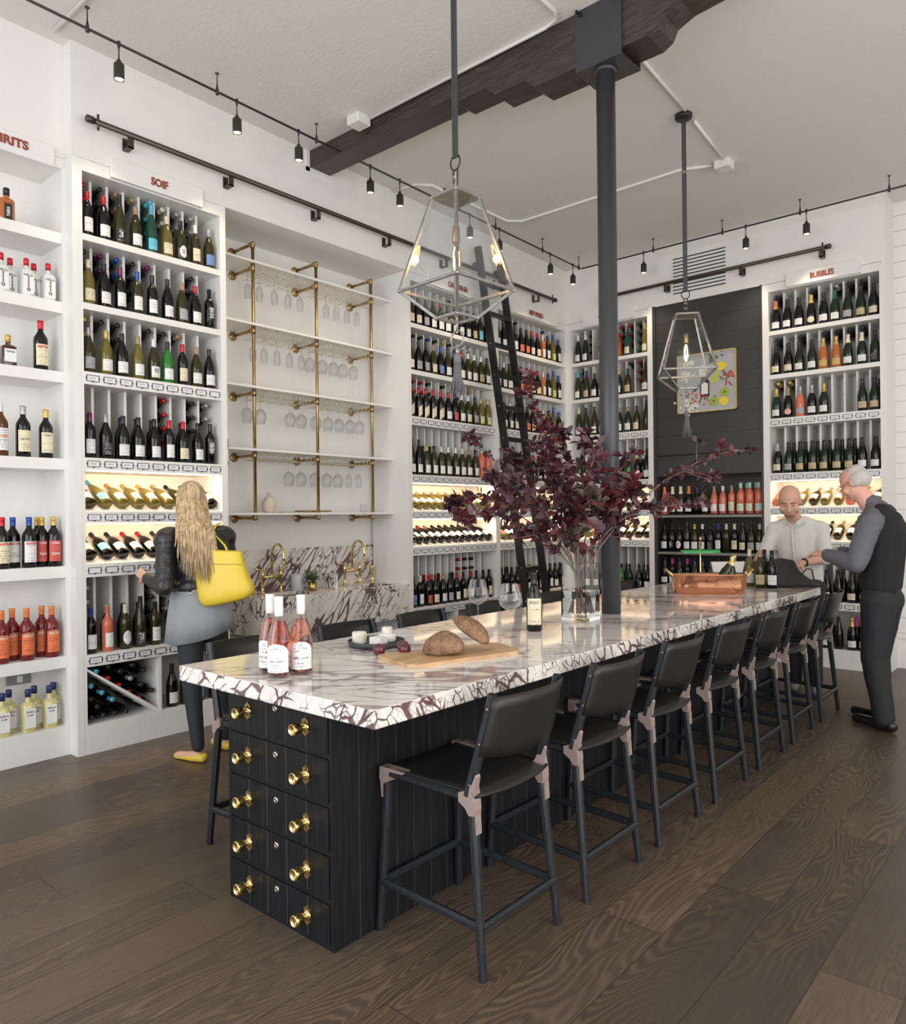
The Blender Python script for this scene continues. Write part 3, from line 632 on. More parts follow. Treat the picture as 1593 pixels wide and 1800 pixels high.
def spir(px, z, dy, spec, label, name='spirits_bottle', s=1.0, sx=1.0, group=None):
    M_ = Matrix.Translation((-5.07-dy, px, z)) @ Matrix.Rotation(PI/2, 4, 'Z') @ Matrix.Diagonal((s*sx, s*sx, s, 1))
    return bottle(spec, M_, label, group, name=name)
def boxy(loc, w_, d_, h_, r_, mats, lab, text, label, nck, ncap, capm, name='spirits_bottle', sc=1, round_=False):
    """squared spirits bottle"""
    t_ = thing(name, label, 'bottle', loc, PI/2)
    mb_ = MB()
    rings = []
    def ring(a, b, z, k): return [(a*math.copysign(abs(math.cos(q))**k, math.cos(q)), b*math.copysign(abs(math.sin(q))**k, math.sin(q)), z) for q in [2*PI*i/24 for i in range(24)]]
    ks = .45 if not round_ else 1
    prof = [(w_*.94, d_*.94, 0, ks), (w_, d_, .006, ks), (w_, d_, h_*.93, ks), (w_*.8, d_*.8, h_*.985, .6), (nck*1.1, nck*1.1, h_+.006, 1), (nck, nck, h_+.02, 1), (nck, nck, h_+ncap, 1)]
    vs = []; fs = []
    for a, b, z, k in prof: vs += ring(a, b, z, k)
    for i in range(len(prof)-1):
        for k in range(24): fs.append((i*24+k, i*24+(k+1) % 24, (i+1)*24+(k+1) % 24, (i+1)*24+k))
    fs += [tuple(range(23, -1, -1)), tuple(range((len(prof)-1)*24, len(prof)*24))]
    mb_.add(vs, fs, 0, True).obj('bottle_glass', mats, t_)
    mb_ = MB(); mb_.lathe([(nck+.0025, h_+ncap-.035), (nck+.003, h_+ncap+.008), (nck, h_+ncap+.012), (0, h_+ncap+.0125)], 16).obj('cap', capm, t_)
    mb_ = MB(); lw, z0, z1 = lab[:3]; mb_.box((-lw, -d_-.0012, z0), (lw, -d_-.0004, z1))
    for (s, tz, tw, th, rot) in text:
        flat_text(mb_, s, (0, -d_-.0018, tz), (1, 0, 0) if not rot else (0, 0, 1), (0, 0, 1) if not rot else (-1, 0, 0), tw, th, 1, .02)
    mb_.obj('paper_label', [lab[3], lab[4]], t_)
    return t_
LWm, LKm = LB['W'][1], base('plain_black_paper', (.02, .02, .02), .6)
LPW = base('plain_white_paper', (.8, .8, .78), .6); INKK = base('print_black', (.03, .03, .03), .6); INKR = base('print_red', (.6, .05, .04), .6)
AMB = base('amber_spirit_glass', (.42, .12, .02), .06, coat=.5); BRN = base('brown_glass', (.05, .018, .01), .08, coat=.5)
PALE = base('pale_spirit_glass', (.72, .73, .60), .05, coat=.5); CLR = base('clear_gin_glass', (.62, .66, .65), .05, coat=.5); GOLDS = base('gold_spirit_glass', (.60, .54, .24), .05, coat=.5)
# shelf by shelf, top to bottom
boxy((-5.16, 1.755, 3.37), .048, .03, .155, 0, AMB, (.022, .02, .12, LKm, WT), [('TARRA', .07, .06, .02, 1)], 'squat amber spirits bottle with black cap and slanted black label, top shelf', .016, .055, BLACKM, round_=True)
for i, (yy, dy) in enumerate(((1.60, .06), (1.71, .06), (1.785, .13), (1.855, .06), (1.925, .13), (1.985, .06))):
    boxy((-5.07-dy, yy, 2.925), .036, .036, .175, 0, CLR, (.031, .02, .15, LPW, INKK), [('HELD', .135, .054, .016, 0), ('8', .115, .010, .022, 0), ('8', .092, .010, .022, 0), ('8', .069, .010, .022, 0), ('o', .045, .022, .022, 0)], f"clear square gin bottle, red cap, {ORD[i]} from left, {'front' if dy < .1 else 'back'} row, second spirits shelf", .013, .06, FO['R'][1])['group'] = 'clear square gin bottles'
boxy((-5.16, 1.755, 2.474), .042, .042, .135, 0, BRN, (.034, .03, .11, LPW, INKK), [('Cointreau', .095, .05, .014, 0)], 'squat square brown liqueur bottle with cream label, third spirits shelf', .014, .055, FO['G'][1])
spir(1.945, 2.474, .085, 'LkRY:MARTINI', 'black vermouth bottle with red cap and ornate cream label, third spirits shelf')
spir(1.70, 1.914, .07, 'LsWW:SUZE', 'brown aperitif bottle, white cap, white label with orange script, fourth spirits shelf', s=1.02)
spir(1.83, 1.914, .07, 'LkSY:FERNET', 'dark bitters bottle, silver cap, cream label, middle of fourth spirits shelf', s=1.0)
spir(1.965, 1.914, .07, 'LkGY:VERMUT', 'dark vermouth bottle, gold cap, cream label, right end of fourth spirits shelf', s=.97)
for yy, dy, sp_, lb_ in ((1.70, .06, 'LkRY:MARTINI', 'black vermouth bottle, red cap and ornate label, left of fifth spirits shelf'), (1.785, .13, 'LkBW:MARTINI', 'black vermouth bottle, navy cap, back row, fifth spirits shelf'), (1.855, .06, 'LkBW:MARTINI', 'black vermouth bottle, navy cap, front row, fifth spirits shelf'), (1.94, .16, 'LkGW:big', 'black vermouth bottle, gold cap, rearmost on fifth spirits shelf'), (1.945, .10, 'LkGR:CYNAR', 'red-labelled black bitters bottle, second from right, fifth spirits shelf'), (2.0, .055, 'LkGR:CYNAR', 'red-labelled black bitters bottle at right end, fifth spirits shelf')):
    spir(yy, 1.22, dy, sp_, lb_, s=.98)
for i, (yy, dy) in enumerate(((1.58, .06), (1.69, .06), (1.775, .13), (1.835, .06), (1.95, .13), (1.985, .06))):
    spir(yy, .639, dy, 'LmOO:APERITIVO', f"ruby aperitif bottle, orange cap and label, {ORD[i]} from left, sixth spirits shelf", s=1.0, group='ruby aperitif bottles')
for i, (yy, dy) in enumerate(((1.585, .06), (1.69, .06), (1.755, .14), (1.835, .05), (1.90, .13), (1.965, .06), (2.02, .14))):
    boxy((-5.07-dy, yy, .188), .037, .037, .185, 0, GOLDS, (.031, .03, .15, LPW, INKK), [('AFRICA', .13, .05, .012, 0), ('RUM', .11, .03, .009, 0)], f"square pale-gold rum bottle, navy cap, {ORD[i]} from left, bottom spirits shelf", .015, .07, base('navy_cap', (.015, .03, .13), .4))['group'] = 'square pale-gold rum bottles'
t = thing('power_outlet', 'grey double power outlet on the back of the bottom spirits shelf', 'outlet', (-5.408, 1.88, .475), PI/2)
mb = MB(); mb.box((-.075, -.012, -.035), (.075, 0, .035), 0, .003); mb.obj('cover_plate', base('outlet_grey', (.30, .31, .33), .4, .5), t)
mb = MB(); mb.box((-.012, -.016, -.022), (.022, -.012, .022), 0, .003); mb.obj('socket', LPW, t)
# ---------------------------------------------------------------- alcove: brass pipe shelving and stemware
PX, WX = -5.20, -5.498
t = thing('pipe_shelf_rack', 'aged brass pipe rack with five thin white shelves in the alcove', 'shelf rack', (PX, 4.2, 1.5))
o3 = Vector((PX, 4.2, 1.5))
PY = (3.585, 4.235, 4.89); SZ = (3.595, 3.088, 2.580, 2.072, 1.553)
def off(mb_): mb_.v = [tuple(Vector(v)-o3) for v in mb_.v]; return mb_
for y in PY:
    b = MB(); b.tube([(PX, y, 1.517), (PX, y, 3.747)], .0135, 14); off(b).obj('pipe_upright', ABRASS, t)
    zs = [3.745]+[z-.045 for z in SZ[:4]]+[1.517]
    for z in zs:
        b = MB(); b.tube([(PX, y, z), (WX+.004, y, z)], .0125, 12)
        b.tube([(PX-.012, y, z), (PX-.045, y, z)], .018, 12); b.tube([(WX+.03, y, z), (WX+.01, y, z)], .019, 12)
        if z in (3.745, 1.517): b.ell((PX, y, z), (.021, .021, .021)); b.tube([(PX, y, z), (PX, y, z+(.035 if z < 2 else -.035))], .018, 12)
        else: b.tube([(PX, y, z-.03), (PX, y, z+.03)], .0185, 14)
        pa = off(b).obj('pipe_arm', ABRASS, t)
        b = MB(); q = Matrix.Translation((WX, y, z)) @ Matrix.Rotation(PI/2, 4, 'Y'); b.lathe([(.038, 0), (.038, .005), (.033, .009), (.02, .011), (.018, .024)], 20, 0, q)
        for k in range(4): b.ell((WX+.01, y+.028*math.cos(k*PI/2+.78), z+.028*math.sin(k*PI/2+.78)), (.004, .005, .005), n=6)
        off(b).obj('wall_flange', ABRASS, t)
for z in SZ:
    b = MB(); b.box((WX, 3.19, z-.009), (PX+.035, 5.16, z+.009)); off(b).obj('shelf', WHITE, t)
for si, z in enumerate(SZ[:4]):
    for k in range(12):
        y = 3.70+k*.105+(.03 if k > 4 else 0)
        if any(abs(y-p) < .03 for p in PY): continue
        b = MB()
        zz = z-.012
        b.tube([(WX+.05, y-.022, zz-.055), (PX+.02, y-.022, zz-.055), (PX+.02, y-.022, zz-.0)], .0024, 6); b.tube([(WX+.05, y+.022, zz-.055), (PX+.02, y+.022, zz-.055), (PX+.02, y+.022, zz)], .0024, 6)
        b.tube([(PX-.02, y-.022, zz), (PX-.02, y+.022, zz)], .0024, 6); b.tube([(WX+.05, y-.022, zz-.055), (WX+.05, y+.022, zz-.055)], .0024, 6)
        off(b).obj('stemware_hanger', LBRASS, t)
def glass_profile(kind, h, R):
    if kind == 'flute': bowl = [(0, .085), (.012, .088), (.026, .11), (.031, .14), (.029, .18), (.024, .21)]
    elif kind == 'round': bowl = [(0, .09), (.02, .094), (.042, .118), (.049, .145), (.044, .185), (.035, .215)]
    else: bowl = [(0, .118), (.018, .121), (.040, .135), (.0545, .158), (.050, .180), (.037, .225), (.0335, .236)]
    return [(.034, 0), (.033, .0015), (.02, .004), (.006, .009), (.0035, .02), (.0033, bowl[0][1]-.01), (.0045, bowl[0][1]-.003)]+bowl[1:]
_gm = {k: MB().lathe(glass_profile(k, 1, 1), 24, cap=False).data('glass', STEM) for k in ('flute', 'round', 'wide')}
HANG = [(0, 'flute', (3.59, 3.70, 3.85, 3.99, 4.12, 4.41, 4.53, 4.66, 4.78)), (1, 'flute', (3.63, 3.74, 3.87, 4.0, 4.13)), (1, 'round', (4.22, 4.36, 4.49, 4.60, 4.73)), (2, 'round', (3.57, 3.70, 4.0, 4.12, 4.28, 4.42, 4.55, 4.68, 4.80)), (3, 'round', (3.98, 4.11, 4.26, 4.40, 4.53)), (3, 'flute', (4.66, 4.78))]
for si, kd, ys in HANG:
    for i, y in enumerate(ys):
        g = link('wine_glass', _gm[kd]); g.location = (PX-.08, y, SZ[si]-.068); g.rotation_euler = (PI, 0, 0)
        tag(g, f"clear {'slim flute' if kd == 'flute' else 'round wine'} glass hanging upside down, {ORD[i]} from left, under the {['top', 'second', 'third', 'fourth'][si]} brass-pipe shelf", 'glass', 'stemware hanging in the alcove')
g = link('stemless_glass', MB().lathe([(.02, 0), (.03, .006), (.036, .03), (.034, .06), (.028, .08)], 20, cap=False).data('glass', STEM)); g.location = (-5.30, 4.86, 1.562); tag(g, 'small clear glass standing at right end of the lowest alcove shelf', 'glass')
VASEM = base('sand_ceramic', (.60, .53, .45), .6)
v = MB().lathe([(.03, 0), (.05, .01), (.062, .05), (.058, .09), (.035, .125), (.014, .15), (.011, .17), (.009, .168), (.006, .12)], 28, cap=False).obj('ceramic_vase', VASEM, None, (-5.30, 3.79, 1.562)); tag(v, 'small sand-coloured ceramic vase with narrow neck on the lowest alcove shelf', 'vase')
mb = MB(); mb.box((-5.36, 3.90, 1.562), (-5.24, 4.30, 1.568)); mb.box((-5.36, 4.10, 1.568), (-5.24, 4.42, 1.582), 0, .003); v = mb.obj('brass_tray', ABRASS); tag(v, 'flat aged brass tray lying beside the sand-coloured vase on alcove shelf', 'tray')

# ---------------------------------------------------------------- marble sink trough
t = thing('marble_sink', 'wall-hung violet-veined marble trough sink with backsplash under the pipe shelves', 'sink', (-5.2, 4.3, .88)); o3 = Vector((-5.2, 4.3, .88))
mb = MB(); X0, X1, Y0, Y1, Z0, Z1 = -5.495, LX+.0, 3.51, 5.162, .565, .88
mb.prism([(X1, Z0), (X1, Z1), (X1-.06, Z1), (X1-.06, Z0)], Y0, Y1, axis=1)     # apron
mb.box((X0, Y0, Z0), (X1-.06, Y0+.04, Z1)); mb.box((X0, Y1-.04, Z0), (X1-.06, Y1, Z1))
bas = ((3.72, 4.12), (4.68, 5.02))
mb.box((X0, Y0+.04, Z0), (X1-.06, Y1-.04, Z0+.05))
mb.box((X0, Y0+.04, Z1-.03), (-5.34, Y1-.04, Z1)); mb.box((-5.34, Y0+.04, Z1-.03), (X1-.06, bas[0][0], Z1)); mb.box((-5.34, bas[0][1], Z1-.03), (X1-.06, bas[1][0], Z1)); mb.box((-5.34, bas[1][1], Z1-.03), (X1-.06, Y1-.04, Z1))
off(mb).obj('trough', MARBLE2, t)
mb = MB(); mb.box((X0, 3.56, .88), (X0+.02, Y1, 1.246)); off(mb).obj('backsplash', MARBLE2, t)
mb = MB(); mb.box((-5.40, Y0+.2, .42), (-5.38, Y0+.22, .60)); mb.tube([(-5.2, Y0+.12, .58), (-5.2, Y0+.12, .25)], .014, 8); off(mb).obj('support_bracket', BLACKM, t)
def faucet(y, x, label):
    t_ = thing('bridge_faucet', label, 'faucet', (x, y, .88), 0)
    b = MB()
    for s in (-1, 1): b.lathe([(.024, 0), (.024, .008), (.015, .014), (.011, .03), (.011, .13), (.016, .135), (.016, .175), (.011, .18), (.009, .2)], 16, 0, Matrix.Translation((0, s*.095, 0)))
    b.tube([(0, -.095, .135), (0, .095, .135)], .011, 12); b.ell((0, 0, .137), (.018, .022, .018)); b.obj('bridge_body', BRASS, t_)
    b = MB(); pts = [(0, 0, .14), (0, 0, .31)]+[(.085-.085*math.cos(a), 0, .31+.105*math.sin(a)) for a in [PI*k/12 for k in range(1, 12)]]+[(.17, 0, .30), (.17, 0, .26)]
    b.tube(pts, .0115, 14); b.lathe([(.014, 0), (.014, .02)], 14, 0, Matrix.Translation((.17, 0, .245))); b.obj('gooseneck_spout', BRASS, t_)
    for s in (-1, 1):
        b = MB(); b.tube([(0, s*.095, .195), (0, s*.125, .203), (0, s*.165, .205)], [.005, .006, .009], 10); b.ell((0, s*.095, .2), (.012, .012, .01)); b.obj('lever_handle', BRASS, t_)
faucet(3.87, -5.385, 'brass bridge faucet with gooseneck spout over the left basin, beside the potted plant')
faucet(4.80, -5.40, 'brass bridge faucet with gooseneck spout over the right basin')
t = thing('side_sprayer', 'small brass side sprayer standing right of the right faucet', 'sprayer', (-5.40, 5.06, .88)); b = MB(); b.lathe([(.024, 0), (.02, .01), (.012, .02), (.012, .06), (.017, .08), (.014, .12), (.02, .15), (.02, .165), (0, .17)], 16); b.obj('spray_head', BRASS, t)
b = MB(); b.tube([(0, -.03, .15), (0, .03, .155)], .005, 8); b.obj('trigger', BRASS, t)
mb = MB(); mb.lathe([(.056, 0), (.058, .004), (.058, .135), (.052, .142), (.050, .142), (.050, .01), (0, .01)], 32, cap=False); v = mb.obj('white_canister', base('glazed_white', (.62, .64, .66), .25), None, (-5.38, 4.14, .88)); tag(v, 'pale grey-white cylindrical canister behind the left faucet', 'canister')
mb = MB(); mb.box((-.20, -.01, 0), (.0, .01, .145), 0, .003); v = mb.obj('marble_splash_divider', MARBLE2, None, (-5.13, 4.38, .88)); tag(v, 'upright marble divider slab between the two basins', 'divider')
t = thing('potted_plant', 'green pointed-leaf plant in a small gold pot on the marble sink', 'plant', (-5.24, 4.19, .88))
mb = MB(); mb.lathe([(.036, 0), (.041, .004), (.043, .075), (.039, .075), (.038, .06), (0, .06)], 28, cap=False); mb.obj('gold_pot', base('gold_pot', (.62, .45, .16), .28, 1), t)
LEAFG = base('plant_leaf', (.055, .11, .04), .45); n = N(LEAFG); n.l(n.mix(n.noise(n.coord(), 9, 2).outputs[0], (.03, .07, .03), (.12, .18, .07)), n.b.inputs['Base Color'])
def leaf(mb_, p, d, nrm, L, W_, curl=.2, mi=0, fold=.25):
    p = Vector(p); d = Vector(d).normalized(); sd = d.cross(Vector(nrm)).normalized(); up = sd.cross(d)
    vs = []; S = ((0, .02), (.18, .55), (.42, 1.0), (.68, .80), (.88, .35), (1, .01))
    for t_, wv in S:
        c = p+d*L*t_-up*curl*L*t_*t_
        vs += [c-sd*W_*wv*.5+up*fold*W_*wv*.5, c, c+sd*W_*wv*.5+up*fold*W_*wv*.5]
    fs = []
    for i in range(len(S)-1):
        a = i*3; fs += [(a, a+1, a+4, a+3), (a+1, a+2, a+5, a+4)]
    mb_.add(vs, fs, mi, True)
mb = MB(); rl = random.Random(3)
for k in range(46):
    a = rl.uniform(0, 2*PI); e = rl.uniform(.1, 1.2); dd = (math.cos(a)*math.cos(e), math.sin(a)*math.cos(e), math.sin(e)+.15)
    leaf(mb, (.012*math.cos(a), .012*math.sin(a), .07+rl.uniform(0, .03)), dd, (0, 0, 1) if e < 1 else (1, 0, 0), rl.uniform(.06, .105), rl.uniform(.018, .03), .35)
f = mb.obj('foliage', LEAFG, t, recalc=False)
# ---------------------------------------------------------------- ladder rails
def rail(name, p0, p1, brs, into, label):
    t_ = thing(name, label, 'rail', p0); o_ = Vector(p0); b = MB(); b.tube([Vector(p0)-o_, Vector(p1)-o_], .0185, 16)
    b.obj('rail_tube', DARKMX, t_); d = (Vector(p1)-Vector(p0)).normalized()
    for e in (p0, p1):
        b = MB(); q = (d if e == p1 else -d).to_track_quat('Z', 'Y').to_matrix().to_4x4(); q.translation = Vector(e)-o_; b.lathe([(.024, -.03), (.024, .012), (.012, .02), (0, .022)], 16, 0, q); b.tube([Vector(e)-o_-Vector((0, 0, .05))-(d if e == p1 else -d)*.06, Vector(e)-o_+Vector((0, 0, .05))-(d if e == p1 else -d)*.06], .008, 8); b.obj('end_stop', DARKMX, t_)
    iv = Vector(into)
    for s in brs:
        c = Vector(p0)+d*s-o_; b = MB(); w_ = .02
        b.box(tuple(c-d*w_+Vector((0, 0, -.085))-iv*0), tuple(c+d*w_+Vector((0, 0, -.077))+iv*.082)); b.box(tuple(c-d*w_+Vector((0, 0, -.085))), tuple(c+d*w_+Vector((0, 0, -.012))+iv*.006)); b.box(tuple(c-d*w_+Vector((0, 0, -.085))+iv*.076), tuple(c+d*w_+Vector((0, 0, .0))+iv*.084)); b.obj('bracket', DARKMX, t_)
rail('ladder_rail', (-4.883, 2.145, 4.082), (-4.883, 7.585, 4.072), (.277, 1.043, 1.87, 2.69, 3.48, 4.35, 5.09), (-1, 0, 0), 'long dark bronze ladder rail above the left wall cabinets')
rail('ladder_rail', (-4.43, 7.873, 4.07), (-1.955, 7.873, 4.08), (.03, .80, 1.63, 2.40), (0, 1, 0), 'dark bronze ladder rail on the far wall, crossing the vent grille')
t = thing('library_ladder', 'tall black rolling ladder leaning on the rail before the CALIFORNIA cabinet', 'ladder', (-4.18, 6.25, 0)); o3 = Vector((-4.18, 6.25, 0))
T_, B_ = Vector((-4.852, 0, 4.30)), Vector((-4.180, 0, .0)); dl = (T_-B_).normalized(); nl = Vector((dl.z, 0, -dl.x))
def lad(z): return B_+(T_-B_)*(z/4.30)
for y in (6.08, 6.44):
    b = MB(); b.prism([(lad(.02).x-.04, .02), (lad(.02).x+.04, .02), (lad(4.30).x+.04, 4.30), (lad(4.30).x-.04, 4.30)], y-.013, y+.013, axis=1); r1 = off(b).obj('side_rail', BLACKM, t)
    b = MB()
    for k in range(12): b.ell((lad(.35+k*.325).x+.0, y-.014 if y < 6.2 else y-.014, .35+k*.325), (.006, .004, .006), n=8)
    off(b).obj('rivet', base('steel_rivet', (.55, .55, .55), .3, 1), r1)
    b = MB(); b.tube([(lad(4.2).x, y, 4.2), (-4.883, y, 4.14), (-4.90, y, 4.105)], .009, 8); q = Matrix.Translation((-4.883, y-.012, 4.112)) @ Matrix.Rotation(PI/2, 4, 'X'); b.lathe([(.03, -.012), (.03, .012)], 18, 0, q); off(b).obj('rail_roller', DARKM, t)
    b = MB(); q = Matrix.Translation((lad(.03).x, y+.012, .035)) @ Matrix.Rotation(PI/2, 4, 'X'); b.lathe([(.034, -.012), (.034, .012)], 20, 0, q); off(b).obj('floor_wheel', DARKM, t)
for k in range(12):
    z = .35+k*.325; c = lad(z); b = MB(); b.box((c.x-.05, 6.093, z-.012), (c.x+.045, 6.427, z+.010), 0, .003); b.box((c.x+.028, 6.093, z-.035), (c.x+.042, 6.427, z-.012)); off(b).obj('tread', BLACKM, t)
# ---------------------------------------------------------------- track lights
SPOTM = base('spot_body', (.05, .045, .04), .4, .5); SPOTE = base('spot_lamp_glow', (1, .8, .5), .4, emis=20, emcol=(1, .80, .50))
def tz(y): return 4.485-.0115*y
def track(p0, p1, stand, label, nstand):
    t_ = thing('light_track', label, 'light track', p0); o_ = Vector(p0)
    b = MB(); b.tube([Vector(p0)-o_, Vector(p1)-o_], .0085, 8); b.obj('track_bar', SPOTM, t_)
    for (x, y) in stand:
        b = MB(); z = tz(y); b.lathe([(.012, -.02), (.012, .008), (.006, .04), (.004, .06), (.004, cz(y)-z-.012), (.013, cz(y)-z-.006), (.013, cz(y)-z)], 10, 0, Matrix.Translation(Vector((x, y, z))-o_)); b.obj('ceiling_standoff', SPOTM, t_)
TXL = -4.58
track((TXL, 1.2, tz(1.2)), (TXL, 4.035, tz(4)), [(TXL, 2.01), (TXL, 2.885), (TXL, 3.75)], 'thin dark light track over the left cabinets, nearer length before the beam', 0)
track((TXL, 4.175, tz(4.17)), (TXL, 7.66, tz(7.66)), [(TXL, 5.25), (TXL, 6.03), (TXL, 6.87), (TXL, 7.62)], 'thin dark light track along the left wall, length beyond the beam', 0)
track((TXL+.01, 7.665, tz(7.66)), (-.2, 7.665, tz(7.66)), [(-3.67, 7.665), (-2.91, 7.665), (-2.157, 7.665), (-1.404, 7.665)], 'thin dark light track running along the far wall', 0)
_sp = [MB().lathe([(.031, -.225), (.0315, -.222), (.0315, -.128), (.029, -.124), (.014, -.122), (.014, -.104), (.007, -.1), (.0045, -.085), (.0035, -.04), (.009, -.012), (.0115, .012), (.006, .018)], 20, cap=False).data('spot_housing', SPOTM), MB().lathe([(0, -.216), (.026, -.216)], 20, cap=False).data('glowing_lens', SPOTE)]
SPL = [(TXL, 2.2), (TXL, 3.04), (TXL, 3.578), (TXL, 4.316), (TXL, 4.664), (TXL, 5.62), (TXL, 6.09), (TXL, 7.02), (TXL, 7.49)]
SPN = ['nearest to the viewer at upper left', 'second along the left wall', 'third along left wall, just before the beam', 'first beyond the beam', 'second beyond the beam', 'seen through the near lantern glass', 'just right of the near lantern', 'before the far corner', 'closest to the room corner']
for (x, y), nm in list(zip(SPL, SPN))+[((-3.785, 7.665), 'on far wall left of the vent'), ((-2.673, 7.665), 'on far wall right of the vent'), ((-2.101, 7.665), 'on far wall above the BUBBLES sign')]:
    o = link('track_spotlight', _sp[0]); o.location = (x, y, tz(y)); tag(o, f'small dark cylindrical track spotlight, {nm}', 'spotlight', 'track spotlights'); link('glowing_lens', _sp[1], o)
    d = bpy.data.lights.new('spot', 'SPOT'); d.energy = SPOTW if 'SPOTW' in globals() else 26; d.color = (1, .82, .6); d.spot_size = math.radians(75); d.spot_blend = .8; d.shadow_soft_size = .03
    l = bpy.data.objects.new('spot', d); C.objects.link(l); l.location = (x, y, tz(y)-.235)
    tgt = Vector((x-.30, y, 2.6)) if y < 7.6 else Vector((x, y+.25, 2.6)); l.rotation_euler = (tgt-l.location).to_track_quat('-Z', 'Y').to_euler()
# ---------------------------------------------------------------- vent grille, dark niche, picture
t = thing('vent_grille', 'dark slotted air vent grille in the far wall above the dark niche', 'vent', (-3.28, BY-.002, 4.15)); 
mb = MB(); mb.box((-.295, -.004, -.205), (.295, .0, .205)); mb.obj('grille_plate', WHITE, t)
for k in range(11): mb = MB(); z = -.19+k*.038; mb.box((-.292, -.007, z-.006), (.292, -.0035, z+.006)); mb.obj('slot', BLACK, t)
NICHE = base('niche_charcoal', (.038, .036, .034), .38)
n = N(NICHE); g = n.noise(n.vscale(n.coord(), (1, 20, 20)), 2, 3).outputs[0]; n.bump(g, .06, .003)
t = thing('bar_niche_cabinet', 'tall charcoal panelled bar unit with dark open bottle shelves in the far wall', 'cabinet', (-3.225, BY, 0)); a0, a1 = -.605, .605
mb = MB(); mb.box((a0, .0, 0), (a0+.035, .42, 3.868)); mb.box((a1-.02, 0, 0), (a1, .42, 3.868)); mb.box((a0, .40, 0), (a1, .42, 3.868)); mb.box((a0, .05, .0), (a1, .40, .72)); mb.box((a0, .0, .0), (a1, .06, .70)); mb.obj('case', NICHE, t)
for k, (z0, z1) in enumerate(((2.18, 3.866),)):
    for j in range(8):
        mb = MB(); q = (z1-z0)/8; mb.box((a0+.035, .02, z0+j*q), (a1-.02, .045, z0+(j+1)*q-.002)); mb.obj('wall_panel_board', NICHE, t)
mb = MB(); mb.box((a0+.035, .012, 2.168), (a1-.02, .05, 2.18)); mb.obj('panel_edge', BLACKM, t)
mb = MB(); mb.box((a0+.035, .02, 1.95), (a1-.02, .045, 2.165)); mb.box((a0+.035, .012, 1.94), (a1-.02, .05, 1.95)); mb.obj('lower_panel', NICHE, t)
MESHB = base('punched_metal_back', (.05, .048, .045), .35, .3)
n = N(MESHB); sp = n.n('ShaderNodeSeparateXYZ', i_0=n.coord()); 
dia = n.math('ADD', n.math('SINE', n.math('MULTIPLY', n.math('ADD', sp.outputs[0], n.math('MULTIPLY', sp.outputs[2], .5)), 190)), n.math('SINE', n.math('MULTIPLY', n.math('SUBTRACT', sp.outputs[0], n.math('MULTIPLY', sp.outputs[2], .5)), 190)))
n.l(n.mix(n.math('GREATER_THAN', dia, .3), (.075, .07, .065), (.02, .018, .016)), n.b.inputs['Base Color'])
mb = MB(); mb.box((a0+.035, .385, .72), (a1-.02, .398, 1.95)); mb.obj('perforated_back_panel', MESHB, t)
for z in (1.515, 1.105):
    mb = MB(); mb.box((a0+.035, .01, z-.045), (a1-.02, .385, z)); mb.obj('shelf', BLACKM, t)
    mb = MB(); mb.box((a0+.035, .004, z-.034), (a1-.02, .010, z-.012)); mb.obj('shelf_edge_trim', base('shelf_trim', (.30, .28, .25), .4, .5), t)
NR = {1.105: 'gkKW gkKK:SALT gkKW:SALT fkKW goGW gkWW:EE gkKK bkBW boYN:oval bkYY fkKY goKS goYW', .72: 'ckKW bkMW ckKW bkMW ckKW ckKW ckKR ckKW ckKT ckGW cdKW ckKW ckKW'}
NR[1.515] = 'crOW coYW coYW ckOW ckKN goKW grTW grWW brTA LrAA+|LrAN LrAA+|LrAN LrAA+|LrAN'
for z, row in NR.items():
    tk = row.split(); n_ = len(tk); wd = a1-a0-.07
    for i, s in enumerate(tk):
        s, _, bk = s.partition('+|'); x = -3.225+a0+.045+(i+.5)*wd/n_; M_ = Matrix.Translation((x, BY+.075, z)) @ Matrix.Rotation(random.uniform(-.15, .15), 4, 'Z')
        nm = {1.515: 'top shelf', 1.105: 'middle shelf', .72: 'lowest shelf'}[z]; od = ORD[i] if i < 12 else 'last'
        bottle(s, M_, f"{look(s)}, {od} from left, {nm}, bar unit", 'bottles in the charcoal bar unit')
        if bk: bottle(bk, Matrix.Translation((x+.03, BY+.18, z)), f"{look(bk)}, behind {od} bottle, {nm}, bar unit", 'bottles in the charcoal bar unit')
# framed still-life photograph
t = thing('framed_picture', 'framed still-life picture with fruit and flowers on the charcoal wall', 'picture', (-3.21, BY-.018, 2.94))
mb = MB(); h, wd = .32, .325
for a, b in (((-wd, 0, -h), (wd, .03, -h+.008)), ((-wd, 0, h-.008), (wd, .03, h)), ((-wd, 0, -h), (-wd+.008, .03, h)), ((wd-.008, 0, -h), (wd, .03, h))): mb.box(a, b)
mb.obj('gold_frame', base('thin_gold_frame', (.75, .62, .18), .35, .6), t)
mb = MB(); mb.box((-wd+.006, .012, -h+.006), (wd-.006, .03, h-.006)); pr = mb.obj('print', base('picture_ground', (.42, .41, .42), .5), t)
PC = {'lem': (.80, .58, .03), 'pea': (.45, .48, .12), 'app': (.30, .42, .05), 'blo': (.66, .66, .48), 'red': (.35, .05, .03), 'grn': (.08, .14, .05), 'dk': (.02, .022, .015), 'wht': (.72, .72, .68), 'brn': (.22, .10, .05)}
PCM = {k: base('print_'+k, v, .6) for k, v in PC.items()}; PL = list(PCM.values()); PK = list(PCM.keys())
mb = MB(); rp = random.Random(5); dcount = [0]
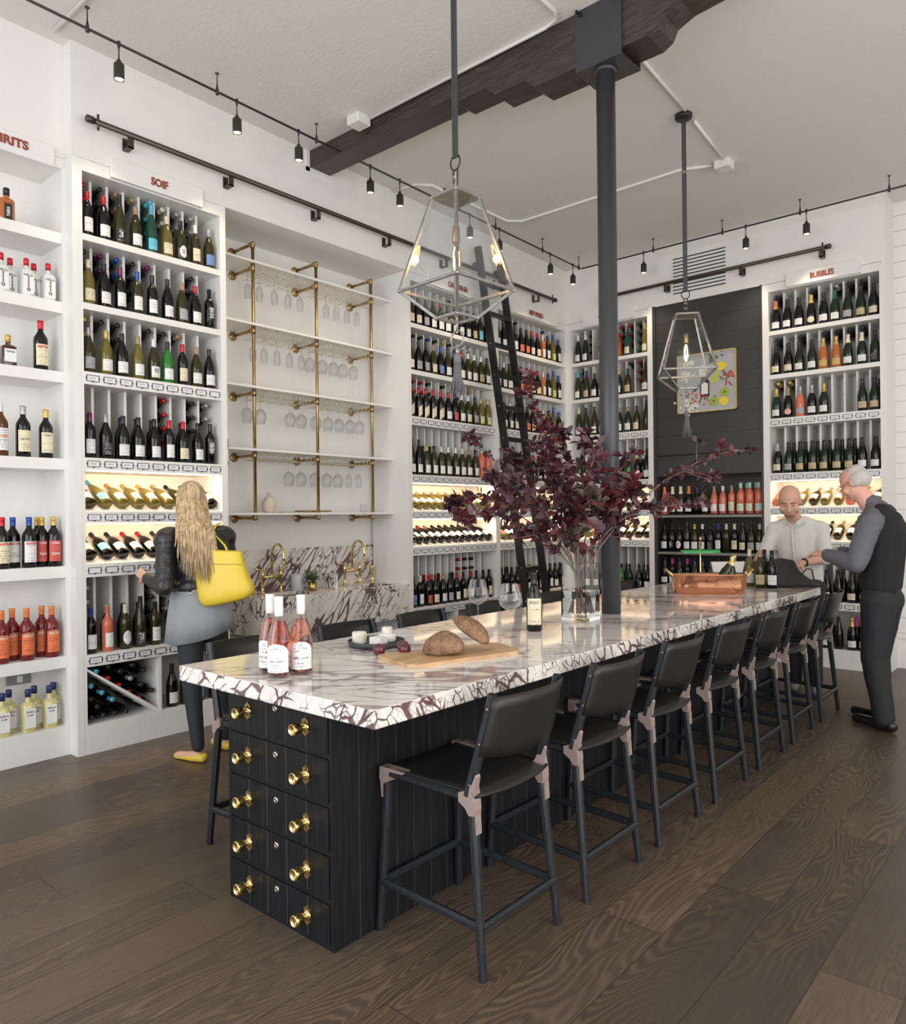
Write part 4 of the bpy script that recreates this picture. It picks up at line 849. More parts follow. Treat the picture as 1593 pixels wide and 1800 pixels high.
def disc(x, z, rx, rz_, k, a0_=0):
    dcount[0] += 1; y = .0115-dcount[0]*.00002; vs = [(x+rx*math.cos(a)*math.cos(a0_)-rz_*math.sin(a)*math.sin(a0_), y, z+rx*math.cos(a)*math.sin(a0_)+rz_*math.sin(a)*math.cos(a0_)) for a in [2*PI*i/18 for i in range(18)]]
    mb.add(vs, [tuple(range(18))], PK.index(k))
for cx, cz_, nn, sp_ in ((-.20, .24, 18, .06), (-.22, .08, 22, .06), (-.17, -.24, 46, .085)):
    for _ in range(nn): disc(cx+rp.gauss(0, sp_*.6), cz_+rp.gauss(0, sp_*.5), .016, .013, rp.choice(['blo', 'wht', 'blo']))
for _ in range(40): disc(-.06+rp.gauss(0, .09), -.17+rp.gauss(0, .05), .011, .009, rp.choice(['red', 'red', 'brn', 'grn']))
for _ in range(26): disc(.10+rp.gauss(0, .05), .25+rp.gauss(0, .03), .016, .007, 'grn', rp.uniform(0, 3))
for _ in range(12): disc(.24+rp.gauss(0, .03), 0+rp.gauss(0, .05), .035, .009, rp.choice(['brn', 'red']), rp.uniform(0, 3))
disc(.16, .15, .062, .046, 'lem'); disc(.09, .02, .05, .042, 'pea', .5); disc(.115, .06, .032, .045, 'pea', -.3); disc(.20, -.13, .05, .047, 'app'); disc(.08, -.215, .05, .047, 'app'); disc(.19, -.225, .052, .047, 'lem')
disc(.20, -.13, .01, .01, 'dk'); disc(.08, -.215, .01, .01, 'dk'); disc(-.03, .12, .05, .07, 'wht'); disc(-.03, .12, .03, .045, 'blo')
mb.add([(-.07, .0098, -.16), (.035, .0098, -.16), (.035, .0098, -.0), (.0, .0098, .06), (-.035, .0098, .06), (-.07, .0098, 0)], [(0, 1, 2, 3, 4, 5)], PK.index('dk')); mb.add([(-.055, .0094, -.13), (.02, .0094, -.13), (.02, .0094, -.02), (-.018, .0094, .0), (-.055, .0094, -.02)], [(0, 1, 2, 3, 4)], PK.index('wht'))
mb.obj('printed_still_life', PL, pr, recalc=False)
# ---------------------------------------------------------------- island
SX0, SX1, SY0, SY1 = -2.84, -1.69, 1.585, 6.45
t = thing('kitchen_island', 'long black-stained oak island base with five brass-knobbed drawers', 'island', (-2.345, 1.70, 0)); bx0, bx1 = -.318, .318; ly = SY1-.15-1.70; ZT = .858
mb = MB(); mb.box((bx0+.004, .02, .0), (bx1-.012, ly, ZT)); mb.obj('carcass', GROOVE, t)
mb = MB()
for x0, x1 in ((bx0, bx0+.016), (bx1-.016, bx1)): mb.box((x0, -.001, 0), (x1, .03, ZT))
zb = [.012, .173, .341, .511, .681, .856]
for z in zb: mb.box((bx0+.016, 0.0, z-.012), (bx1-.016, .03, z+.004 if z < .8 else ZT))
mb.obj('face_frame', BLACKWOOD, t)
y = .03
mb = MB(); gl_ = MB()
while y < ly:
    y2 = min(y+.0945, ly); mb.box((bx1-.012, y, 0), (bx1, y2-.0016, ZT)); mb.box((bx0, y, 0), (bx0+.012, y2-.0016, ZT)); gl_.box((bx1-.006, y2-.0016, 0), (bx1-.0004, y2, ZT)); gl_.box((bx0+.0004, y2-.0016, 0), (bx0+.006, y2, ZT)); y = y2
mb.box((bx0, ly, 0), (bx1, ly+.012, ZT)); mb.obj('tongue_and_groove_cladding', BLACKWOOD, t); gl_.obj('cladding_joint_line', GROOVE, t)
_kn = []
mb = MB(); q = Matrix.Rotation(PI/2, 4, 'X'); mb.lathe([(.009, 0), (.009, .022), (.013, .024), (.0200, .028), (.0215, .031), (.0215, .058), (.0200, .063), (.017, .0635), (.0165, .060), (0, .060)], 24, 0, q, cap=False); _kn.append(mb.data('knob', BRASS))
mb = MB(); mb.lathe([(.020, 0), (.020, .004), (.014, .008), (.012, .012)], 24, 0, q)
for s in (1, -1): mb.prism([(-.016, s*.010), (-.018, s*.020), (-.012, s*.027), (-.006, s*.029), (0, s*.036), (.006, s*.029), (.012, s*.027), (.018, s*.020), (.016, s*.010)], -.004, 0, axis=1)
_kn.append(mb.data('backplate', BRASS))
mb = MB(); mb.lathe([(.0125, 0), (.0125, .003), (.006, .005), (.005, .003), (0, .003)], 20, 0, q, cap=False); mb.prism([(-.0015, -.006), (.0015, -.006), (.001, .003), (-.001, .003)], -.0045, -.003, axis=1, mi=1); _kn.append(mb.data('keyhole_escutcheon', [base('satin_nickel', (.72, .68, .60), .25, 1), BLACK]))
for i in range(5):
    z0, z1 = zb[i]+.006, zb[i+1]-.014
    mb = MB(); q_ = (bx1-bx0-.04)/5
    mb.box((bx0+.020, -.004, z0), (bx1-.020, .015, z1))
    dr = mb.obj('drawer', BLACKWOOD, t)
    gb = MB()
    for j in range(1, 5): gb.box((bx0+.020+j*q_-.0007, -.0046, z0), (bx0+.020+j*q_+.0007, -.0035, z1))
    gb.obj('board_groove', GROOVE, dr)
    zm = (z0+z1)/2
    for x in (-.177, .178):
        kb = link('knob', _kn[0], dr, (x, -.004, zm)); link('knob_backplate', _kn[1], dr, (x, -.0042, zm))
    link('keyhole_escutcheon', _kn[2], dr, (-.003, -.0042, zm+.035))
# marble slab
bm = bmesh.new(); bmesh.ops.create_cube(bm, size=1)
for v in bm.verts: v.co = Vector(((SX0+SX1)/2+v.co.x*(SX1-SX0), (SY0+SY1)/2+v.co.y*(SY1-SY0), .889+v.co.z*.062))
bmesh.ops.bevel(bm, geom=[e for e in bm.edges], offset=.006, segments=2, profile=.5, affect='EDGES')
mb = MB(); mb.bm(bm); o = mb.obj('marble_worktop', [MARBLE, MARBLEE])
for p in o.data.polygons: p.material_index = 0 if p.normal.z > .8 else 1
tag(o, 'long polished violet-veined marble worktop of the island', 'worktop')

# ---------------------------------------------------------------- stools
def make_stool(label):
    """back legs at local x=0 side (+x is away from the island), y = width"""
    t_ = thing('counter_stool', label, 'stool', (0, 0, 0), 0, 'black counter stools along the island')
    hw = .222
    def leg(p, q_, r0, r1): b = MB(); b.tube([p, q_], [r0, r1], 8, smooth=False); return b
    for s in (-1, 1):
        leg((0, s*hw, 0), (-.052, s*(hw-.022), .535), .0155, .019).obj('back_leg', STOOLWOOD, t_)
        leg((-.482, s*hw, 0), (-.452, s*(hw-.022), .545), .0155, .018).obj('front_leg', STOOLWOOD, t_)
        leg((-.066, s*(hw-.016), .585), (.030, s*(hw-.030), .930), .020, .0165).obj('back_post', STOOLWOOD, t_)
        leg((-.44, s*(hw-.022), .580), (-.10, s*(hw-.022), .575), .0165, .0165).obj('seat_rail', STOOLWOOD, t_)
        leg((-.476, s*(hw-.006), .18), (-.012, s*(hw-.006), .165), .0155, .0155).obj('side_footrail', STOOLWOOD, t_)
        # bronze joints
        b = MB(); y = s*(hw-.020)
        pl = [(-.098, .592), (-.080, .597), (-.068, .604), (-.058, .626), (-.044, .628), (-.038, .595), (-.034, .570), (-.032, .545), (-.034, .525), (-.054, .523), (-.070, .545), (-.098, .562)]
        b.prism(pl, y-.0205, y+.0205, axis=1); b.prism([(-.044, .62), (-.034, .59), (-.022, .655), (-.026, .662)], y-.019, y-.005*s, axis=1); b.prism([(-.036, .53), (-.028, .53), (-.024, .465), (-.030, .460)], y-.012, y+.012, axis=1); b.obj('rear_joint_bracket', BRONZE, t_)
        b = MB(); b.prism([(-.475, .60), (-.42, .602), (-.36, .600), (-.36, .592), (-.42, .590), (-.435, .58), (-.437, .55), (-.470, .535), (-.478, .56)], y-.0205, y+.0205, axis=1); b.prism([(-.474, .55), (-.466, .55), (-.462, .49), (-.468, .49)], y-.02, y+.02, axis=1); b.obj('front_joint_bracket', BRONZE, t_)
    leg((-.474, -hw+.006, .18), (-.474, hw-.006, .18), .0155, .0155).obj('front_footrail', STOOLWOOD, t_)
    leg((-.010, -hw+.006, .165), (-.010, hw-.006, .165), .0155, .0155).obj('rear_footrail', STOOLWOOD, t_)
    leg((-.448, -hw+.03, .566), (-.448, hw-.03, .566), .013, .013).obj('seat_stretcher', STOOLWOOD, t_)
    # sling seat
    b = MB(); nu, nv = 10, 8; top = []; 
    for layer in (0, 1):
        for j in range(nv+1):
            for i in range(nu+1):
                u_2 = i/nu*2-1; v_ = j/nv; xx = -.455+v_*.425; sag = .026*(1-u_2*u_2)*math.sin(PI*min(1, v_*1.15+.1)*.9+.2); drop = .012*max(0, v_-.85)/.15
                bulge = .03*(1-u_2*u_2)*v_**6
                top.append((xx+bulge, u_2*(hw-.010), .602-sag-drop-(.008 if layer else 0)))
    W1 = nu+1; fs = []; off_ = (nu+1)*(nv+1)
    for j in range(nv):
        for i in range(nu):
            a = j*W1+i; fs.append((a, a+1, a+W1+1, a+W1)); fs.append((off_+a, off_+a+W1, off_+a+W1+1, off_+a+1))
    for i in range(nu): fs.append((i, off_+i, off_+i+1, i+1)); a = nv*W1+i; fs.append((a, a+1, off_+a+1, off_+a))
    for j in range(nv): a = j*W1; fs.append((a, a+W1, off_+a+W1, off_+a)); a = j*W1+nu; fs.append((a, off_+a, off_+a+W1, a+W1))
    b.add(top, fs, 0, True); b.obj('leather_seat', LEATHER, t_)
    # curved leather back
    b = MB(); vs = []; nu, nv = 14, 5
    for layer in (0, 1):
        for j in range(nv+1):
            for i in range(nu+1):
                u_2 = i/nu*2-1; v_ = j/nv; z = .725+v_*.200-.018*(1-v_)*(1-u_2*u_2)*1.2; xc = -.066+.096*(z-.585)/.345
                wy = hw-.016*0-.020-.010*v_; crv = .040*(1-abs(u_2)**2.2)
                vs.append((xc+crv+(.019 if layer == 0 else .012)*(1 if abs(u_2) > .9 else 1), u_2*(wy+.014), z))
    W1 = nu+1; off_ = W1*(nv+1); fs = []
    for j in range(nv):
        for i in range(nu):
            a = j*W1+i; fs.append((a, a+W1, a+W1+1, a+1)); fs.append((off_+a, off_+a+1, off_+a+W1+1, off_+a+W1))
    for i in range(nu): fs.append((i, i+1, off_+i+1, off_+i)); a = nv*W1+i; fs.append((a, off_+a, off_+a+1, a+1))
    for j in range(nv): a = j*W1; fs.append((a, off_+a, off_+a+W1, a+W1)); a = j*W1+nu; fs.append((a, a+W1, off_+a+W1, off_+a))
    b.add(vs, fs, 0, True); b.obj('leather_backrest', LEATHER, t_)
    for s in (-1, 1):
        b = MB()
        for z in (.765, .885): xc = -.066+.096*(z-.585)/.345; b.ell((xc+.004, s*(hw-.008), z), (.004, .003, .004), n=6)
        b.obj('rivet', BRONZE, t_)
    return t_
s0 = make_stool('x'); kd = list(s0.children)
def copy_stool(loc, rz, label):
    c = s0.copy(); C.objects.link(c); c.location = loc; c.rotation_euler = (0, 0, rz); c['label'] = label
    for ch in kd: g = ch.copy(); C.objects.link(g); g.parent = c
    return c
SYR = (2.13, 2.78, 3.418, 4.083, 4.75, 5.397, 6.07)
ordn = ['nearest the camera', 'second', 'third', 'fourth', 'fifth', 'sixth', 'farthest']
for i, y in enumerate(SYR):
    lb = f"black leather counter stool on the open right side of the island, {ordn[i]}{' from the camera' if 0 < i < 6 else ''}"
    if i == 0: s0.location = (-1.533, y, 0); s0['label'] = lb
    else: copy_stool((-1.533, y, 0), 0, lb)
for i, y in enumerate((2.13, 2.79, 3.40, 4.05, 4.86, 5.40, 6.07)):
    copy_stool((-3.16, y, 0), PI, f"black leather counter stool on the cabinet side of the island, {ordn[i]}{' from the camera' if 0 < i < 6 else ''}")

# ---------------------------------------------------------------- pendants
BULBG = thin_glass('bulb_glass', (1, .93, .8), .8); FIL = base('filament_glow', (1, .6, .2), .5, emis=55, emcol=(1, .56, .20))
STRAP = base('dark_leather_strap', (.035, .036, .038), .5); THREAD = base('waxed_thread', (.60, .52, .38), .7)
def pendant(x, y, zb_, rot, label, canopy):
    """zb_ = height of the bottom square"""
    t_ = thing('lantern_pendant', label, 'pendant lamp', (x, y, zb_), rot)
    H1, H2 = .128, .56; A_, B__, Ct = .068, .188, .078
    lv = [(A_, 0), (B__, H1), (Ct, H2)]
    cn = lambda r, z: [Vector((sx*r, sy*r, z)) for sx, sy in ((-1, -1), (1, -1), (1, 1), (-1, 1))]
    rg = [cn(*l) for l in lv]
    b = MB()
    for r in rg:
        for k in range(4): b.tube([r[k], r[(k+1) % 4]], .009, 4, smooth=False)
    for a in range(2):
        for k in range(4): b.tube([rg[a][k], rg[a+1][k]], .009, 4, smooth=False)
    for r in rg:
        for v in r: b.ell(v, (.0105, .0105, .0105), n=8)
    b.obj('zinc_frame', STEEL, t_)
    for a in range(2):
        for k in range(4):
            b = MB(); p = [rg[a][k], rg[a][(k+1) % 4], rg[a+1][(k+1) % 4], rg[a+1][k]]; b.add(p, [(0, 1, 2, 3)]); b.obj('glass_pane', PANE, t_, recalc=False)
    b = MB(); b.box((-Ct, -Ct, H2-.003), (Ct, Ct, H2+.003)); b.obj('top_plate', STEEL, t_)
    b = MB(); b.add(rg[0], [(0, 1, 2, 3)]); b.obj('bottom_pane', PANE, t_, recalc=False)
    b = MB(); b.lathe([(.003, .56), (.003, .43), (.012, .43), (.017, .42), (.019, .355), (.016, .35)], 14, 0, cap=False); b.obj('lamp_socket', ABRASS, t_)
    b = MB(); b.lathe([(.014, .35), (.017, .33), (.028, .29), (.031, .26), (.024, .225), (.010, .207), (0, .205)], 20, cap=False); bb = b.obj('bulb', BULBG, t_)
    b = MB()
    for k in range(4): a = k*PI/2+.4; b.tube([(.004*math.cos(a), .004*math.sin(a), .34), (.013*math.cos(a), .013*math.sin(a), .305), (.013*math.cos(a), .013*math.sin(a), .24)], .0017, 5)
    b.obj('filament', FIL, bb)
    d = bpy.data.lights.new('bulb', 'POINT'); d.energy = 2.2; d.color = (1, .68, .38); d.shadow_soft_size = .02; l = bpy.data.objects.new('bulb', d); C.objects.link(l); l.location = (x, y, zb_+.27)
    # suspension
    ctop = canopy-zb_
    b = MB(); b.tube([(0, 0, H2), (0, 0, H2+.05)], .010, 8); b.tube([(.012*math.cos(0), 0, H2+.02), (0.014, 0, H2+.13)], .004, 6); b.tube([(-.012, 0, H2+.02), (-.014, 0, H2+.13)], .004, 6)
    for z in (H2+.055, H2+.095): b.tube([(-.012, -.006, z-.008), (.012, -.006, z+.008)], .0016, 5, mi=1); b.tube([(.012, -.006, z-.008), (-.012, -.006, z+.008)], .0016, 5, mi=1)
    b.obj('lower_strap', [STRAP, THREAD], t_)
    rz0 = H2+.165; b = MB(); b.tube([(.030*math.cos(a), 0, rz0+.036*math.sin(a)) for a in [2*PI*k/24 for k in range(24)]], .004, 8, closed=True); b.obj('iron_ring', DARKM, t_)
    b = MB()
    for s in (-1, 1): b.box((s*.0085-.0075, -.004, rz0+.02), (s*.0085+.0075, .004, ctop-.02))
    b.tube([(-.02, -.005, ctop-.45), (.02, -.005, ctop-.42)], .0018, 5, mi=1); b.tube([(.02, -.005, ctop-.45), (-.02, -.005, ctop-.42)], .0018, 5, mi=1)
    b.obj('leather_strap', [STRAP, THREAD], t_)
    b = MB(); b.lathe([(.0, ctop-.032), (.062, ctop-.03), (.065, ctop-.02), (.065, ctop)], 28, cap=False); b.tube([(.018*math.cos(a), 0, ctop-.052+.022*math.sin(a)) for a in [2*PI*k/20 for k in range(20)]], .003, 6, closed=True); b.obj('ceiling_canopy', DARKM, t_)
    # tassel below
    b = MB(); b.tube([(0, 0, 0), (0, 0, -.06)], .007, 8); b.tube([(.040*math.cos(a), 0, -.098+.040*math.sin(a)) for a in [2*PI*k/28 for k in range(28)]], .0042, 8, closed=True); b.tube([(0, 0, -.136), (0, 0, -.172)], .009, 8); b.obj('tassel_ring', STEEL, t_)
    b = MB(); b.lathe([(.016, -.168), (.018, -.172), (.018, -.205), (.016, -.21)], 16)
    for k in range(22):
        a = 2*PI*k/22; r = .013; b.tube([(r*math.cos(a), r*math.sin(a), -.2), (r*1.4*math.cos(a), r*1.4*math.sin(a), -.27), ((.026+.006*(k % 3))*math.cos(a), (.026+.006*(k % 3))*math.sin(a), -.34-.008*(k % 4))], .0028, 5)
    b.obj('leather_tassel', base('grey_tassel_leather', (.13, .13, .135), .6), t_)
pendant(-2.26, 2.671, 2.435, math.radians(-4), 'large zinc and glass lantern pendant with tassel, nearer one', cz(2.67))
pendant(-2.375, 5.50, 2.46, math.radians(32), 'large zinc and glass lantern pendant with tassel, farther one by the charcoal niche', cz(5.5))
# ---------------------------------------------------------------- things on the island
ZI = .92
ROSEG = base('rose_wine', (.92, .36, .24), 0, ior=1.36, trans=1)
ROSEG.node_tree.nodes['Principled BSDF'].inputs['Base Color'].default_value = (.93, .36, .24, 1)
CLEARB = base('flint_bottle_glass', (.98, .97, .95), 0, ior=1.45, trans=1)
WFO = FO['W'][1]
def rose(x, y, rz, label):
    t_ = thing('rose_wine_bottle', label, 'bottle', (x, y, ZI), rz, 'rosé bottles with white caps')
    o_ = [(.036, 0), (.0425, .005), (.0425, .130), (.040, .155), (.031, .190), (.021, .218), (.0158, .240), (.0150, .285)]
    MB().lathe(o_, 36).obj('flint_glass', FLINT, t_)
    MB().lathe([(.028, .012), (.0405, .012), (.0405, .130), (.038, .155), (.029, .190), (.022, .208), (0, .208)], 36).obj('wine', ROSEG, t_)
    MB().lathe([(.0163, .228), (.0165, .290), (.0170, .292), (.0170, .300), (0, .3005)], 24, cap=False).obj('white_cap', WFO, t_)
    me = label_mesh(.0432, .022, .128, 1.15, (LB['W'][1], INK), (('MERCUREY', .064, .052, .008, 0), ('ROSÉ', .046, .020, .006, 0), ('2015', .112, .012, .005, 0)), 'a'); link('arched_label', me, t_)
FLINT = thin_glass('flint_glass', (.97, .93, .91), 1.1)
rose(-2.331, 1.705, math.radians(38), 'rosé bottle with white cap and arched label, front left of the three')
rose(-2.315, 1.795, math.radians(48), 'rosé bottle with white cap and arched label, rightmost of the three')
rose(-2.432, 1.738, math.radians(20), 'rosé bottle with white cap half hidden behind the other two')
M_ = Matrix.Translation((-2.212, 3.205, ZI)) @ Matrix.Rotation(math.radians(36), 4, 'Z')
o = bottle('gkKY:VERMUT', M_, 'dark red-wine bottle with grey cap and cream label on the worktop beside the glasses', None)
for i, (x, y, s, nm) in enumerate(((-1.972, 6.16, 'gkKW', 'nearest the bag'), (-2.063, 6.155, 'goTT', 'second from the bag'), (-2.185, 6.27, 'gyYW', 'nearest the tub'), (-2.075, 6.30, 'gkKW', 'behind the others'))):
    bottle(s, Matrix.Translation((x, y, ZI)) @ Matrix.Rotation(math.radians(20), 4, 'Z'), f'{look(s)}, far end of worktop, {nm}' if nm else look(s), 'bottles at the far end of the worktop')
_gm['big'] = MB().lathe([(r*1.1, z*1.12) for r, z in glass_profile('wide', 1, 1)], 40, cap=False).data('glass', STEMB)
for x, y, nm in ((-2.475, 3.07, 'left one, behind the bread'), (-2.18, 2.955, 'right one, beside the dark bottle')):
    g = link('wine_glass', _gm['big']); g.location = (x, y, ZI); tag(g, f'large empty angular wine glass on the worktop, {nm}', 'glass', 'large glasses on the worktop')
# bread board, bread, plums
OAK = base('board_wood', (.58, .37, .20), .45); n = N(OAK); g = n.noise(n.vscale(n.coord(), (8, 1.2, 8), rot=(0, 0, .3)), 3, 4).outputs[0]; n.l(n.ramp(g, [(.35, (.46, .27, .13)), (.7, (.66, .44, .25))]), n.b.inputs['Base Color'])
def rounded(poly, r=.03, n_=5):
    out = []; N_ = len(poly)
    for i in range(N_):
        p = Vector(poly[i]); a = Vector(poly[i-1]); b = Vector(poly[(i+1) % N_]); d1 = (a-p).normalized(); d2 = (b-p).normalized()
        p1 = p+d1*r; p2 = p+d2*r
        for k in range(n_+1): s = k/n_; out.append(tuple((p1*(1-s)+p*s)*(1-s)+(p*(1-s)+p2*s)*s))
    return out
bd = rounded([(-2.315, 2.175), (-2.03, 2.105), (-1.885, 2.64), (-2.10, 2.74)], .045)
mb = MB(); mb.prism(bd, ZI, ZI+.016, axis=2); o = mb.obj('bread_board', OAK); tag(o, 'pale rounded wooden bread board lying on the marble worktop', 'board')
CRUST = base('bread_crust', (.25, .12, .06), .7); n = N(CRUST); c_ = n.coord(); a_ = n.noise(c_, 22, 6, .7).outputs[0]; b_ = n.noise(c_, 120, 4, .6).outputs[0]
col = n.ramp(a_, [(.3, (.10, .045, .022)), (.55, (.24, .125, .065)), (.75, (.36, .22, .13))]); n.l(n.mix(n.ramp(b_, [(.55, (0, 0, 0)), (.72, (.6, .6, .6))]), col, (.62, .52, .38)), n.b.inputs['Base Color']); n.bump(n.math('ADD', a_, n.math('MULTIPLY', b_, .4)), .7, .012)
def bread(loc, rot, r, label, slash):
    bm = bmesh.new(); bmesh.ops.create_icosphere(bm, subdivisions=4, radius=1); rb = random.Random(2)
    for v in bm.verts:
        c = v.co.copy(); bul = 1+.05*math.sin(c.x*5+1)*math.cos(c.y*4)
        z = c.z if c.z > 0 else c.z*.35
        sl = 0
        if c.z > .3 and abs(c.y-.12*math.sin(c.x*2.5)) < slash: sl = .10*(1-abs(c.y-.12*math.sin(c.x*2.5))/slash)
        v.co = Vector((c.x*r[0]*bul, c.y*r[1]*bul, z*r[2]*(1-sl)*bul))
    mb_ = MB(); mb_.bm(bm, 0, True); o_ = mb_.obj('sourdough_loaf', CRUST); o_.location = loc; o_.rotation_euler = rot; tag(o_, label, 'bread', 'sourdough loaves'); return o_
bread((-2.085, 2.36, ZI+.036), (.0, -.05, .75), (.088, .062, .078), 'brown oval sourdough loaf lying flat on the wooden board', .14)
bread((-2.055, 2.50, ZI+.098), (.1, .62, .60), (.092, .062, .052), 'floury scored sourdough loaf leaning tilted against the other loaf', .3)
PLUM = base('plum_skin', (.085, .012, .022), .18, coat=.3); n = N(PLUM); n.l(n.mix(n.noise(n.coord(), 22, 3).outputs[0], (.045, .006, .014), (.17, .03, .045)), n.b.inputs['Base Color'])
STK = base('plum_stalk', (.10, .07, .03), .7)
for i, (x, y, nm) in enumerate(((-2.338, 2.225, 'at the left tip of the board'), (-2.315, 2.345, 'partly hidden behind another plum'), (-2.262, 2.303, 'foremost of the touching pair'))):
    mb = MB(); mb.lathe([(.004, .049), (.012, .0515), (.022, .046), (.0275, .034), (.028, .024), (.023, .010), (.012, .002), (0, 0)], 24, cap=False)
    o = mb.obj('plum', PLUM, None, (x, y, ZI)); tag(o, f'dark red plum on the worktop, {nm}', 'fruit', 'plums by the bread board'); mb = MB(); mb.tube([(0, 0, .048), (.002, .001, .056)], .0015, 5); mb.obj('stalk', STK, o)
# cheese tray
SLATE = base('slate_tray', (.045, .05, .055), .5); mb = MB(); mb.lathe([(0, .002), (.118, 0), (.128, .004), (.132, .026), (.127, .027), (.122, .010), (0, .009)], 48, cap=False); o = mb.obj('round_tray', SLATE, None, (-2.545, 2.405, ZI)); tag(o, 'round charcoal tray with raised rim holding cheeses', 'tray')
CHS = base('cheese_rind', (.74, .70, .61), .8); n = N(CHS); g = n.noise(n.coord(), 45, 4).outputs[0]; n.l(n.ramp(g, [(.35, (.60, .54, .42)), (.6, (.80, .77, .70))]), n.b.inputs['Base Color']); n.bump(g, .6, .005)
CHW = base('fresh_cheese', (.80, .78, .73), .7); n = N(CHW); n.bump(n.noise(n.coord(), 60, 3).outputs[0], .4, .003)
def cyl_cheese(loc, r, h, m_, label): mb_ = MB(); mb_.lathe([(0, 0), (r-.003, 0), (r, .004), (r*1.01, h*.5), (r, h-.005), (r-.004, h), (0, h+.0005)], 28, cap=False); o_ = mb_.obj('cheese', m_, None, loc); tag(o_, label, 'cheese', 'cheeses on the round tray')
cyl_cheese((-2.605, 2.355, ZI+.010), .034, .054, CHS, 'ivory cylindrical cheese standing at the left of the round tray')
cyl_cheese((-2.545, 2.475, ZI+.010), .041, .036, CHW, 'white flat round cheese at the back of the tray carrying a smaller one')
cyl_cheese((-2.548, 2.478, ZI+.047), .026, .030, CHS, 'small cream cheese stacked on top of the white round one')
mb = MB(); mb.prism([(-.032, -.026), (.034, -.020), (.030, .028), (-.028, .022)], 0, .038, axis=2); o = mb.obj('cheese', CHW, None, (-2.50, 2.375, ZI+.010)); tag(o, 'square white cheese block at the front of the round tray', 'cheese', 'cheeses on the round tray')
# vase with branches
vx0, vx1, vy0, vy1, vh = -2.318, -2.160, 3.628, 3.782, .318
t = thing('glass_vase', 'tall square clear glass vase half filled with water on the worktop', 'vase', ((vx0+vx1)/2, (vy0+vy1)/2, ZI)); o3 = Vector(((vx0+vx1)/2, (vy0+vy1)/2, ZI)); hx = (vx1-vx0)/2; hy = (vy1-vy0)/2; w_ = .007
mb = MB(); O = [(-hx, -hy), (hx, -hy), (hx, hy), (-hx, hy)]; I = [(-hx+w_, -hy+w_), (hx-w_, -hy+w_), (hx-w_, hy-w_), (-hx+w_, hy-w_)]
vs = [(a, b, .0005) for a, b in O]+[(a, b, vh) for a, b in O]+[(a, b, vh) for a, b in I]+[(a, b, .022) for a, b in I]
fs = [(3, 2, 1, 0), (12, 13, 14, 15)]
for k in range(4): j = (k+1) % 4; fs += [(k, j, 4+j, 4+k), (4+k, 4+j, 8+j, 8+k), (8+k, 8+j, 12+j, 12+k)]
mb.add(vs, fs); mb.obj('glass_body', CLEAR, t)
WATER = base('water', (.97, .985, .98), 0, ior=1.33, trans=1)
mb = MB(); mb.box((-hx+w_-.0006, -hy+w_-.0006, .0225), (hx-w_+.0006, hy-w_+.0006, .165)); mb.obj('water', WATER, t)
BARK = base('branch_bark', (.19, .135, .105), .7); n = N(BARK); n.l(n.mix(n.noise(n.coord(), 30, 3).outputs[0], (.12, .085, .065), (.30, .225, .18)), n.b.inputs['Base Color'])
PL1 = base('purple_leaf', (.06, .014, .018), .36); n = N(PL1); g = n.noise(n.coord(), 7, 3).outputs[0]
n.l(n.ramp(g, [(.30, (.024, .010, .012)), (.5, (.070, .016, .021)), (.68, (.15, .026, .032))]), n.b.inputs['Base Color']); n.bump(n.noise(n.coord(), 90, 2).outputs[0], .3, .003)
PL2 = base('bronze_leaf', (.07, .045, .035), .38); n = N(PL2); n.l(n.mix(n.noise(n.coord(), 7, 2).outputs[0], (.04, .022, .02), (.10, .07, .05)), n.b.inputs['Base Color'])
PL3 = base('dusky_leaf', (.07, .035, .045), .33); n = N(PL3); n.l(n.mix(n.noise(n.coord(), 7, 2).outputs[0], (.035, .018, .025), (.11, .06, .075)), n.b.inputs['Base Color'])
